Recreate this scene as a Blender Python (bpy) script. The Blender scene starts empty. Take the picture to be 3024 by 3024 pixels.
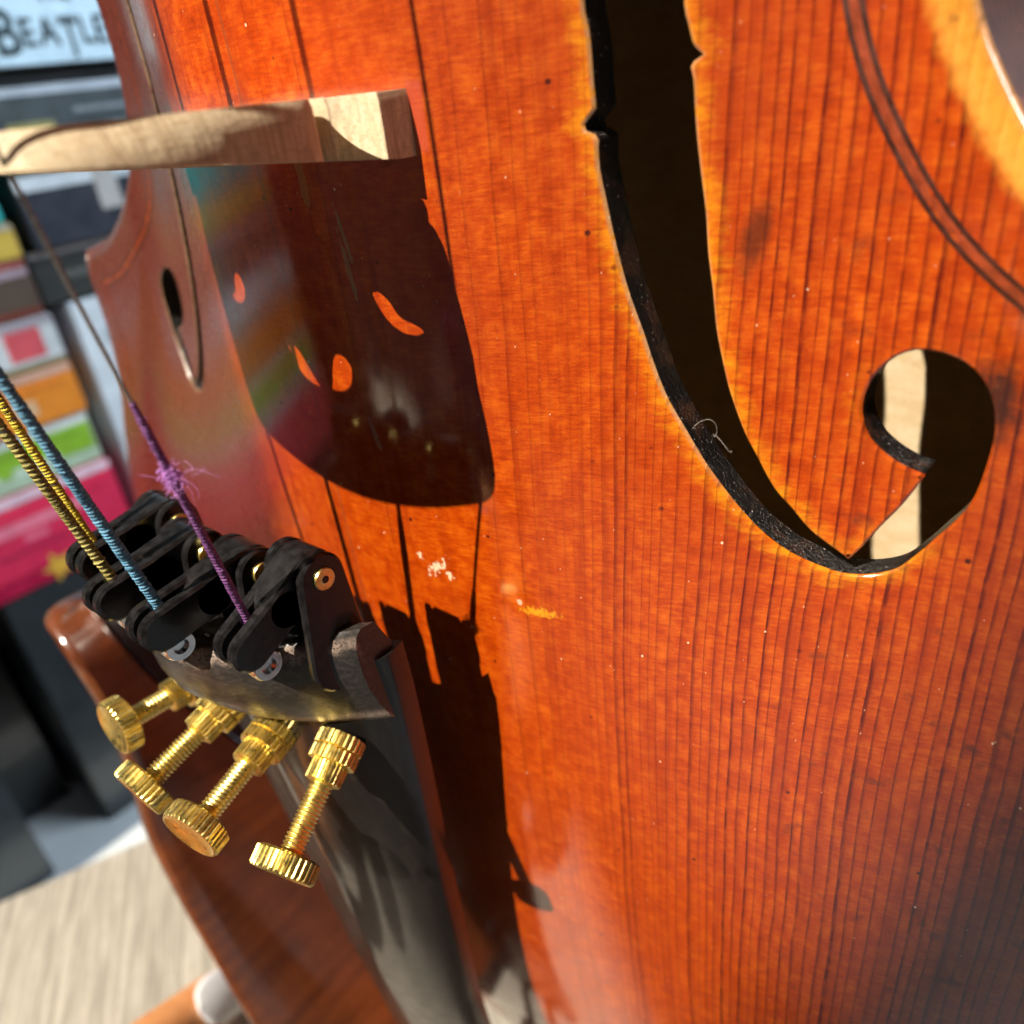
import bpy, math, random
import numpy as np
from mathutils import Vector, Matrix
from mathutils.geometry import delaunay_2d_cdt

random.seed(7)
rng = np.random.default_rng(7)
scene = bpy.context.scene
col = scene.collection

# ----------------------------------------------------------------------------
# frame of reference: the violin stands upright on the table.  All shapes are
# written in violin millimetres: x towards the neck (up), y towards the bass
# side, z out of the top plate.  W() takes them to world metres.
# ----------------------------------------------------------------------------
TABLE_X = -184.0
def W(p):
    return Vector((p[1]*.001, p[2]*.001, (p[0]-TABLE_X)*.001))

# ---------------------------------------------------------------- camera
CAM = np.array([2.770, -68.789, 59.874])
ROT = np.array([[-.11260964, -.75942422, -.64077603],
                [-.86729519, -.23957401, .43635232],
                [-.48488981, .60487944, -.63166663]])
FPX = 2357.0
cam_data = bpy.data.cameras.new('camera')
cam = bpy.data.objects.new('camera', cam_data)
col.objects.link(cam)
cam_data.sensor_width = 36.0
cam_data.lens = 36.0*FPX/3024.0
cam_data.clip_start = .002
cam_data.clip_end = 20.0
cam_data.dof.use_dof = True
cam_data.dof.focus_distance = .071
cam_data.dof.aperture_fstop = cam_data.lens/1.3
def Wd(d):
    return Vector((d[1], d[2], d[0]))
m = Matrix.Identity(4)
r_, d_, f_ = Wd(ROT[0]), Wd(ROT[1]), Wd(ROT[2])
for i in range(3):
    m[i][0], m[i][1], m[i][2] = r_[i], -d_[i], -f_[i]
m.translation = W(CAM)
cam.matrix_world = m
scene.camera = cam

# ---------------------------------------------------------------- room light
world = bpy.data.worlds.new('World')
scene.world = world
world.use_nodes = True
bgn = world.node_tree.nodes['Background']
bgn.inputs[0].default_value = (.92, .84, .76, 1)
bgn.inputs[1].default_value = .040

SUN_DIR = np.array([.758, .058, .648])          # towards the low sun, violin frame
def aim(o, target):
    o.rotation_euler = (W(target)-o.location).to_track_quat('-Z', 'Y').to_euler()
def add_lamp(name, kind, pos, target, energy, color):
    d = bpy.data.lights.new(name, kind)
    d.energy = energy
    d.color = color
    o = bpy.data.objects.new(name, d)
    col.objects.link(o)
    o.location = W(pos)
    aim(o, target)
    return o
# the low sunbeam that comes in at the window: far, small and hard
LAMP = np.array([1956., 213., 1695.])
be1 = np.cross(SUN_DIR, (0, 1, 0)); be1 /= np.linalg.norm(be1); be2 = np.cross(SUN_DIR, be1)
edge_pt = np.array([-76.0, -57.0, 4.0])                 # where the edge of the sunlight crosses the plate
beam_target = edge_pt+(be1*-.371+be2*-.928)*1500.
beam = add_lamp('sunbeam', 'SPOT', LAMP, beam_target, 780, (1.0, .90, .75))
beam.data.shadow_soft_size = .009
va, vb = edge_pt-LAMP, beam_target-LAMP
beam.data.spot_size = 2*math.acos(va@vb/np.linalg.norm(va)/np.linalg.norm(vb))
beam.data.spot_blend = .006
# added soft lamp on the treble side, brightens the shelf with bluish light
win = add_lamp('shelf_fill', 'AREA', np.array([430., -240., -460.]), np.array([-60., 250., -70.]), 9., (.72, .86, 1.0))
win.data.shape = 'RECTANGLE'; win.data.size = .36; win.data.size_y = .42
# added fill lamp above the bass side, gives the varnish its sheen
sheen_lamp = add_lamp('sheen_fill', 'AREA', np.array([520., 800., 620.]), np.array([-40., 20., 10.]), .6, (1.0, .93, .88))
sheen_lamp.data.shape = 'RECTANGLE'; sheen_lamp.data.size = .9; sheen_lamp.data.size_y = .7

scene.view_settings.view_transform = 'Standard'
scene.view_settings.look = 'None'
scene.view_settings.exposure = 0.0
scene.view_settings.gamma = 1.0
scene.view_settings.use_curve_mapping = False
scene.render.engine = 'CYCLES'
scene.cycles.use_denoising = True
scene.cycles.use_adaptive_sampling = True
scene.cycles.adaptive_threshold = .03
scene.cycles.max_bounces = 6
scene.cycles.sample_clamp_indirect = 6.0

# ---------------------------------------------------------------- pixel helpers
def ray(u, v):
    return np.array([(u-1512)/FPX, (v-1512)/FPX, 1.])@ROT
def at(u, v, axis, val):
    d = ray(u, v)
    return CAM+d*((val-CAM[axis])/d[axis])

# ============================================================== materials
class NT:
    def __init__(s, name):
        s.mat = bpy.data.materials.new(name)
        s.mat.use_nodes = True
        s.t = s.mat.node_tree
        s.b = s.t.nodes['Principled BSDF']
    def new(s, k, **kw):
        n = s.t.nodes.new(k)
        for a, b in kw.items():
            setattr(n, a, b)
        return n
    def put(s, sock, v):
        if isinstance(v, bpy.types.NodeSocket):
            s.t.links.new(v, sock)
        elif v is not None:
            if sock.type == 'RGBA' and len(v) == 3:
                v = (*v, 1)
            sock.default_value = v
    def math(s, op, a, b=None, c=None, clamp=False):
        n = s.new('ShaderNodeMath', operation=op, use_clamp=clamp)
        s.put(n.inputs[0], a); s.put(n.inputs[1], b)
        if c is not None: s.put(n.inputs[2], c)
        return n.outputs[0]
    def attr(s, name):
        return s.new('ShaderNodeAttribute', attribute_name=name)
    def pos(s):
        return s.attr('pmm').outputs['Vector']
    def sep(s, v):
        n = s.new('ShaderNodeSeparateXYZ'); s.put(n.inputs[0], v); return n.outputs
    def comb(s, x, y, z):
        n = s.new('ShaderNodeCombineXYZ')
        for i, q in enumerate((x, y, z)): s.put(n.inputs[i], q)
        return n.outputs[0]
    def vmul(s, v, k):
        n = s.new('ShaderNodeVectorMath', operation='MULTIPLY'); s.put(n.inputs[0], v); s.put(n.inputs[1], k); return n.outputs[0]
    def noise(s, v, scale=1., detail=3., rough=.55, dim='3D', dist=0.):
        n = s.new('ShaderNodeTexNoise', noise_dimensions=dim)
        if dim == '1D': s.put(n.inputs['W'], v)
        else: s.put(n.inputs['Vector'], v)
        n.inputs['Scale'].default_value = scale; n.inputs['Detail'].default_value = detail
        n.inputs['Roughness'].default_value = rough; n.inputs['Distortion'].default_value = dist
        return n.outputs[0]
    def voro(s, v, scale=1., feature='F1'):
        n = s.new('ShaderNodeTexVoronoi', feature=feature); s.put(n.inputs['Vector'], v)
        n.inputs['Scale'].default_value = scale
        return n.outputs
    def ss(s, v, a, b, lo=0., hi=1.):
        n = s.new('ShaderNodeMapRange', interpolation_type='SMOOTHSTEP'); s.put(n.inputs[0], v)
        n.inputs[1].default_value = a; n.inputs[2].default_value = b
        n.inputs[3].default_value = lo; n.inputs[4].default_value = hi
        return n.outputs[0]
    def mix(s, f, a, b, mode='MIX'):
        n = s.new('ShaderNodeMix', data_type='RGBA', blend_type=mode)
        s.put(n.inputs[0], f); s.put(n.inputs[6], a); s.put(n.inputs[7], b)
        return n.outputs[2]
    def ramp(s, v, stops):
        n = s.new('ShaderNodeValToRGB'); s.put(n.inputs[0], v)
        e = n.color_ramp.elements
        while len(e) < len(stops): e.new(.5)
        for q, (p, c) in zip(e, stops):
            q.position = p; q.color = (*c, 1)
        return n.outputs[0]
    def bump(s, h, strength=.3, dist=.0001):
        n = s.new('ShaderNodeBump'); n.inputs['Strength'].default_value = strength
        n.inputs['Distance'].default_value = dist; s.put(n.inputs['Height'], h)
        s.put(s.b.inputs['Normal'], n.outputs[0])
        return n.outputs[0]
    def fin(s, color=None, rough=.5, metal=0., spec=.5, coat=0., coat_rough=.1, sub=0., trans=0.):
        s.put(s.b.inputs['Base Color'], color)
        s.put(s.b.inputs['Roughness'], rough)
        s.b.inputs['Metallic'].default_value = metal
        s.b.inputs['Specular IOR Level'].default_value = spec
        s.b.inputs['Coat Weight'].default_value = coat
        s.put(s.b.inputs['Coat Roughness'], coat_rough)
        s.b.inputs['Subsurface Weight'].default_value = sub
        return s.mat

M = {}
def mat_spruce():
    n = NT('varnished_spruce')
    P = n.pos()
    x, y, z = n.sep(P)
    g0 = n.attr('grain').outputs['Fac']
    wob = n.noise(n.vmul(P, (.035, .05, .0)), 1., 2.)
    wob2 = n.noise(n.vmul(P, (.25, .5, .0)), 1., 2.)
    g = n.math('ADD', g0, n.math('ADD', n.math('MULTIPLY', wob, 1.0), n.math('MULTIPLY', wob2, .10)))
    g = n.math('ADD', g, n.math('MULTIPLY', n.noise(n.vmul(P, (.004, .20, .0)), 1., 2.), 2.2))
    fr = n.math('FRACT', g)
    ring = n.math('FLOOR', g)
    fr = n.math('POWER', fr, n.ss(n.noise(ring, 7.13, 0., dim='1D'), .3, .7, .75, 1.7))
    line = n.math('ADD', n.math('MULTIPLY', n.math('MULTIPLY', n.ss(fr, .58, .90), n.ss(fr, .95, .995, 1., 0.)), .70), n.math('MULTIPLY', n.ss(fr, .02, .80), n.ss(fr, .95, .995, .30, 0.)))
    rv = n.noise(ring, 3.71, 0., dim='1D')
    outer = n.ss(n.math('ABSOLUTE', n.math('ADD', y, 2.)), 16., 50.)         # wider, darker rings towards the edges
    lamt = n.math('MULTIPLY', line, n.math('ADD', n.math('MULTIPLY', outer, .80), n.math('MULTIPLY', n.ss(rv, .48, .72), .42)), clamp=True)
    breakup = n.noise(n.vmul(P, (.45, 1.5, 0.)), 1., 2.)
    lamt = n.math('MULTIPLY', lamt, n.ss(breakup, .25, .6, .45, 1.))
    fleck = n.noise(n.vmul(P, (3.4, .55, .0)), 1., 4., .62)
    fleck2 = n.noise(n.vmul(P, (5.5, 4.2, 0.)), 1., 3., .7)
    mott = n.noise(P, .085, 3.)
    mott2 = n.noise(P, .6, 4., .6)
    base = n.ramp(n.math('ADD', n.math('MULTIPLY', mott2, .55), n.math('MULTIPLY', fleck, .5)),
                  [(.24, (.20, .013, .0005)), (.50, (.46, .052, .0010)), (.76, (.70, .138, .0026))])
    streak = n.noise(n.vmul(P, (.022, .55, .0)), 1., 3., .6)
    base = n.mix(n.ss(streak, .50, .72, 0., .55), base, (.27, .021, .001))
    base = n.mix(n.ss(mott, .36, .66, .0, .38), base, (.36, .040, .004))
    base = n.mix(n.ss(fleck2, .58, .76, 0., .36), base, (.66, .17, .010))
    base = n.mix(n.ss(fleck2, .42, .25, 0., .5), base, (.19, .016, .001))
    base = n.mix(n.math('MULTIPLY', n.ss(n.math('ADD', y, n.math('MULTIPLY', mott, 14.)), 13., 30.), .88), base, (.070, .014, .010))   # bass flank painted dark: dimmer light and mauve reflection put into the colour
    c = n.mix(n.math('MULTIPLY', lamt, .95), base, (.105, .0060, .0008))
    # bare, rubbed varnish along the f-hole edges and the plate rim
    fd = n.attr('fd').outputs['Fac']
    ed = n.attr('ed').outputs['Fac']
    wn = n.noise(n.vmul(P, (1.5, .45, .5)), 1., 4., .72)
    wf = n.math('MULTIPLY', n.ss(n.math('ADD', fd, n.math('MULTIPLY', wn, 3.0)), 1.0, 3.3, 1., 0.), .92)
    eye = n.math('MULTIPLY', n.ss(y, -48.5, -51.), n.ss(x, -36., -31.))
    wf = n.math('MULTIPLY', n.math('MULTIPLY', wf, n.math('SUBTRACT', 1., n.math('MULTIPLY', eye, .9))), n.ss(y, 5., -10.))
    gold = n.mix(n.ss(wn, .35, .68), (.74, .27, .006), (.60, .13, .003))
    c = n.mix(n.math('MULTIPLY', wf, n.math('SUBTRACT', 1., n.math('MULTIPLY', lamt, .65))), c, gold)
    we = n.ss(n.math('ADD', ed, n.math('MULTIPLY', n.noise(P, 1.1, 3.), 1.2)), 2.0, 3.3, 1., 0.)
    we = n.math('MULTIPLY', we, n.ss(y, -30., -48.))
    c = n.mix(we, c, n.mix(n.noise(P, 1.6, 3.), (.72, .34, .045), (.60, .18, .012)))
    # rubbed lip right at the f-hole
    lip = n.math('MULTIPLY', n.ss(fd, .0, .30, 1., 0.), n.ss(wn, .3, .5))
    c = n.mix(n.math('MULTIPLY', n.math('MULTIPLY', lip, n.ss(y, -44., -36.)), .6), c, (.60, .42, .24))
    # dark pits, dust, smudges
    pit = n.voro(n.vmul(P, (1., 1., 0.)), .34)
    c = n.mix(n.math('MULTIPLY', n.ss(pit[0], .10, .05), n.ss(n.noise(P, .22, 1.), .5, .62)), c, (.07, .008, .003))
    smudge = n.math('MULTIPLY', n.ss(n.noise(P, .33, 3.), .60, .74), n.math('MULTIPLY', n.ss(y, -40., -55.), .65))
    c = n.mix(smudge, c, (.085, .018, .008))
    du = n.voro(n.vmul(P, (.75, 1., 0.)), 1.15)
    dsel = n.ss(n.sep(du[1])[0], .972, .985)
    dust = n.math('MULTIPLY', n.ss(du[0], .14, .09), dsel)
    c = n.mix(dust, c, (.85, .62, .42))
    du2 = n.voro(n.vmul(P, (.62, 1., 0.)), 2.6)
    dust2 = n.math('MULTIPLY', n.ss(du2[0], .20, .10), n.ss(n.sep(du2[1])[1], .970, .99))
    c = n.mix(n.math('MULTIPLY', dust2, .8), c, (.85, .45, .28))
    # marks with a place of their own
    def mark(cx, cy, rx, ry, ang, colr, amt, ns=1.2, jag=.9, box=False):
        nonlocal c
        ca, sa = math.cos(ang), math.sin(ang)
        dx = n.math('SUBTRACT', x, cx); dy = n.math('SUBTRACT', y, cy)
        a = n.math('ADD', n.math('MULTIPLY', dx, ca/rx), n.math('MULTIPLY', dy, sa/rx))
        b = n.math('ADD', n.math('MULTIPLY', dx, -sa/ry), n.math('MULTIPLY', dy, ca/ry))
        if box: d = n.math('MAXIMUM', n.math('ABSOLUTE', a), n.math('ABSOLUTE', b))
        else: d = n.math('SQRT', n.math('ADD', n.math('MULTIPLY', a, a), n.math('MULTIPLY', b, b)))
        d = n.math('ADD', d, n.math('MULTIPLY', n.math('SUBTRACT', mkn[0] if ns < 1.45 else mkn[1], .5), jag*2))
        c = n.mix(n.math('MULTIPLY', n.ss(d, 1.06, .82) if amt > 0 else n.ss(d, 1.3, .25), abs(amt)), c, colr)
    mkn = (n.noise(P, 1.1, 3.), n.noise(P, 2.3, 3.))
    for mk in MARKS: mark(*mk)
    # fine centre joint
    cj = n.math('ABSOLUTE', n.math('ADD', y, n.math('MULTIPLY', n.noise(P, .15, 2.), .25)))
    c = n.mix(n.math('MULTIPLY', n.ss(cj, .24, .14), .45), c, (.16, .05, .02))
    h = n.math('ADD', n.math('MULTIPLY', n.math('MULTIPLY', line, n.ss(outer, .2, 1., .12, 1.)), -1.),
               n.math('ADD', n.math('MULTIPLY', fleck, .45), n.math('MULTIPLY', fleck2, .35)))
    n.bump(h, .45, .00022)
    mt = n.fin(c, n.ss(mott2, .3, .7, .40, .55), spec=.08, coat=.9, coat_rough=n.math('ADD', n.ss(mott2, .3, .7, .08, .15), n.ss(y, 4., 26., 0., .17)))
    n.b.inputs['Coat IOR'].default_value = 2.3
    return mt

def mat_maple(name, c0, c1, coat=1., rough=.4, cr=.1):
    n = NT(name)
    P = n.pos()
    fl = n.noise(n.vmul(P, (.42, .05, .05)), 1., 2.)
    gr = n.noise(n.vmul(P, (.15, 2.0, 2.0)), 1., 4., .6)
    c = n.mix(n.ss(fl, .35, .65), c0, c1)
    c = n.mix(n.ss(gr, .4, .75, 0., .5), c, tuple(k*.55 for k in c0))
    n.bump(gr, .15, .0001)
    return n.fin(c, rough, spec=.3, coat=coat, coat_rough=cr)

def mat_simple(name, c, rough=.5, metal=0., spec=.5, coat=0., var=.12, scale=.8, bump=.0, cr=.1):
    n = NT(name)
    P = n.pos()
    q = n.noise(P, scale, 4., .6)
    lo = tuple(max(0, k*(1-var*1.6)) for k in c); hi = tuple(min(1, k*(1+var)) for k in c)
    cc = n.mix(n.ss(q, .3, .7), lo, hi)
    if bump: n.bump(n.noise(P, scale*3, 3.), bump, .0001)
    return n.fin(cc, n.ss(q, .25, .75, rough*.8, min(1., rough*1.2)), metal, spec, coat, cr)

def mat_bridge():
    n = NT('bare_maple')
    P = n.pos()
    gr = n.noise(n.vmul(P, (.55, 1.2, 2.6)), 1., 4., .65)
    fl = n.noise(n.vmul(P, (4.5, 3.0, .8)), 1., 3., .6)
    ln = n.noise(n.vmul(P, (.10, .15, 3.2)), 1., 3., .6)
    c = n.mix(n.ss(gr, .3, .7), (.78, .66, .46), (.60, .47, .30))
    c = n.mix(n.ss(fl, .52, .72, 0., .7), c, (.46, .33, .19))
    dirt = n.noise(P, .35, 5., .65)
    c = n.mix(n.ss(dirt, .52, .74, 0., .5), c, (.36, .30, .24))
    c = n.mix(n.ss(ln, .54, .64, 0., .65), c, (.44, .32, .20))
    n.bump(n.math('ADD', gr, n.math('MULTIPLY', fl, .5)), .5, .00015)
    return n.fin(c, .62, spec=.3)

def mat_ebony():
    n = NT('worn_ebony')
    P = n.pos()
    gr = n.noise(n.vmul(P, (.25, 2.4, 2.4)), 1., 4., .6)
    w = n.noise(P, .35, 4., .62)
    c = n.mix(n.ss(gr, .42, .72), (.009, .008, .008), (.016, .013, .012))
    ed = n.attr('ed').outputs['Fac']
    worn = n.math('MULTIPLY', n.ss(ed, 1.3, .2), n.ss(w, .35, .62))
    c = n.mix(n.math('MULTIPLY', worn, .75), c, (.34, .25, .21))
    c = n.mix(n.ss(w, .60, .75, 0., .25), c, (.05, .04, .036))
    n.b.inputs['Coat IOR'].default_value = 1.5
    return n.fin(c, n.ss(w, .3, .7, .30, .42), spec=.25, coat=.6, coat_rough=.10)

def mat_worn():
    n = NT('rubbed_ebony')
    P = n.pos()
    gr = n.noise(n.vmul(P, (2.2, .30, 2.2)), 1., 4., .65)
    w = n.noise(P, .45, 4., .62)
    fine = n.noise(n.vmul(P, (6., 1.2, 6.)), 1., 3., .6)
    ed = n.attr('ed').outputs['Fac']
    c = n.mix(n.ss(gr, .38, .70), (.020, .017, .016), (.050, .042, .038))
    c = n.mix(n.ss(fine, .56, .76, 0., .4), c, (.10, .084, .076))
    worn = n.math('MULTIPLY', n.ss(n.math('ADD', ed, n.math('MULTIPLY', n.math('SUBTRACT', w, .5), 1.6)), 1.1, .25), n.ss(fine, .3, .55))
    c = n.mix(n.math('MULTIPLY', worn, .85), c, (.42, .31, .25))
    n.bump(n.math('ADD', gr, n.math('MULTIPLY', fine, .8)), .3, .00010)
    return n.fin(c, n.ss(w, .3, .7, .30, .44), spec=.5, coat=.3, coat_rough=.22)

def mat_brass():
    n = NT('gilt_brass')
    P = n.pos()
    w = n.noise(P, 1.1, 4., .6)
    c = n.mix(n.ss(w, .35, .7), (.95, .78, .30), (.86, .64, .18))
    t_ = n.noise(P, .55, 5., .68)
    c = n.mix(n.ss(t_, .54, .70, 0., .75), c, (.50, .33, .08))
    n.bump(n.noise(P, 5., 3.), .22, .00006)
    return n.fin(c, n.ss(w, .3, .7, .24, .48), metal=1.)

def mat_silk(name, c, dark, pitch=.34):
    n = NT(name)
    a = n.attr('tube')
    along, around, _ = n.sep(a.outputs['Vector'])
    P = n.pos()
    ph = n.math('FRACT', n.math('ADD', n.math('DIVIDE', along, pitch), around))
    thr = n.math('PINGPONG', ph, .5)
    q = n.noise(n.vmul(P, (2.5, 2.5, 2.5)), 1., 3.)
    cc = n.mix(n.ss(n.math('ADD', thr, n.math('MULTIPLY', n.math('SUBTRACT', q, .5), .9)), .02, .42), dark, c)
    n.bump(n.math('ADD', thr, n.math('MULTIPLY', n.noise(P, 9., 2.), .4)), .9, .00025)
    return n.fin(cc, .55, spec=.4)

def mat_table():
    n = NT('limed_oak_laminate')
    P = n.pos()
    ux, uy = .86, -.51                                      # stripe direction in the table (y, z)
    x, y, z = n.sep(P)
    al = n.math('ADD', n.math('MULTIPLY', y, ux), n.math('MULTIPLY', z, uy))
    ac = n.math('ADD', n.math('MULTIPLY', y, -uy), n.math('MULTIPLY', z, ux))
    v = n.comb(n.math('MULTIPLY', al, .012), n.math('MULTIPLY', ac, .55), 0.)
    st = n.noise(v, 1., 3., .5)
    rib = n.math('SINE', n.math('ADD', n.math('MULTIPLY', ac, 2.1), n.math('MULTIPLY', n.noise(n.comb(n.math('MULTIPLY', al, .01), n.math('MULTIPLY', ac, .12), 9.), 1., 2.), 9.)))
    st2 = n.noise(n.comb(n.math('MULTIPLY', al, .06), n.math('MULTIPLY', ac, .85), 2.), 1., 3., .6)
    sp = n.noise(n.comb(n.math('MULTIPLY', al, .30), n.math('MULTIPLY', ac, .55), 5.), 1., 3., .6)
    c = n.mix(n.ss(st, .36, .62), (.40, .37, .32), (.23, .215, .185))
    c = n.mix(n.ss(rib, .2, 1., 0., .45), c, (.24, .22, .19))
    c = n.mix(n.ss(st2, .40, .70, 0., .8), c, (.46, .43, .375))
    c = n.mix(n.ss(sp, .50, .72, 0., .55), c, (.29, .27, .23))
    n.bump(st2, .15, .0002)
    return n.fin(c, .55, spec=.3)

def mat_inside():
    n = NT('bare_inside_wood')
    P = n.pos()
    a = n.noise(n.vmul(P, (.5, .22, .2)), 1., 4., .6)
    b = n.noise(P, 1.8, 3.)
    c = n.mix(n.ss(a, .35, .65), (.56, .42, .25), (.64, .51, .33))
    c = n.mix(n.ss(b, .52, .74, 0., .5), c, (.52, .38, .20))
    c = n.mix(n.ss(n.noise(n.vmul(P, (.12, 2.2, .5)), 1., 3.), .52, .68, 0., .35), c, (.50, .36, .20))
    n.bump(b, .2, .0002)
    return n.fin(c, .7, spec=.2)

def mat_black_wall():
    n = NT('blackened_edge')
    P = n.pos()
    s_ = n.noise(P, 3.5, 3., .7)
    v = n.voro(P, 2.2)
    c = n.mix(n.ss(s_, .6, .8), (.010, .008, .008), (.05, .035, .03))
    c = n.mix(n.math('MULTIPLY', n.ss(v[0], .22, .08), n.ss(n.sep(v[1])[0], .66, .80)), c, (.60, .52, .46))
    c = n.mix(n.ss(n.noise(P, .35, 3.), .48, .66, 0., .75), c, (.075, .030, .018))
    n.bump(s_, .9, .0005)
    return n.fin(c, .24, spec=.6)

def mat_skin():
    n = NT('skin')
    P = n.pos()
    q = n.noise(P, .25, 4.)
    c = n.mix(n.ss(q, .3, .7), (.70, .27, .09), (.78, .36, .14))
    n.bump(n.noise(P, 1.6, 3.), .2, .0003)
    mt = n.fin(c, .5, spec=.4, sub=.25)
    n.b.inputs['Subsurface Radius'].default_value = (1, .3, .15)
    n.b.inputs['Subsurface Scale'].default_value = .003
    return mt

# ============================================================== mesh helpers
def tag(o, label=None, cat=None, group=None, kind=None):
    if label: o['label'] = label
    if cat: o['category'] = cat
    if group: o['group'] = group
    if kind: o['kind'] = kind
    return o
BASE = {}
def empty(name, base):
    o = bpy.data.objects.new(name, None)
    o.empty_display_size = .01
    col.objects.link(o)
    o.location = W(base)
    return o
def mesh_obj(name, verts, faces, mats, parent=None, fmat=None, smooth=True, sharp=None, attrs=None, origin=None, pmm=None):
    """verts in violin mm; becomes one mesh object"""
    V = np.asarray(verts, float)
    me = bpy.data.meshes.new(name)
    par = parent
    ow = W(origin) if origin is not None else (abs_loc(parent) if parent else W(V.mean(0)))
    loc = np.array([ow.x, ow.y, ow.z])
    Wv = np.stack([V[:, 1]*.001, V[:, 2]*.001, (V[:, 0]-TABLE_X)*.001], 1)-loc
    me.from_pydata(Wv.tolist(), [], [tuple(int(i) for i in f) for f in faces])
    if not isinstance(mats, (list, tuple)): mats = [mats]
    for q in mats: me.materials.append(M[q])
    if fmat is not None: me.polygons.foreach_set('material_index', np.asarray(fmat, np.int32))
    sm = np.full(len(me.polygons), bool(smooth)) if not hasattr(smooth, '__len__') else np.asarray(smooth, bool)
    me.polygons.foreach_set('use_smooth', sm)
    A = me.attributes.new('pmm', 'FLOAT_VECTOR', 'POINT')
    A.data.foreach_set('vector', (V if pmm is None else np.asarray(pmm, float)).astype(np.float32).ravel())
    for k, v in (attrs or {}).items():
        v = np.asarray(v, np.float32)
        if v.ndim == 2:
            A = me.attributes.new(k, 'FLOAT_VECTOR', 'POINT'); A.data.foreach_set('vector', v.ravel())
        else:
            A = me.attributes.new(k, 'FLOAT', 'POINT'); A.data.foreach_set('value', v)
    me.update()
    if sharp is not None: me.set_sharp_from_angle(angle=math.radians(sharp))
    o = bpy.data.objects.new(name, me)
    col.objects.link(o)
    if parent:
        o.parent = parent
    else:
        o.location = ow
    return o
def abs_loc(o):
    l = Vector(o.location)
    while o.parent:
        o = o.parent; l = l+o.location
    return l

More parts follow.
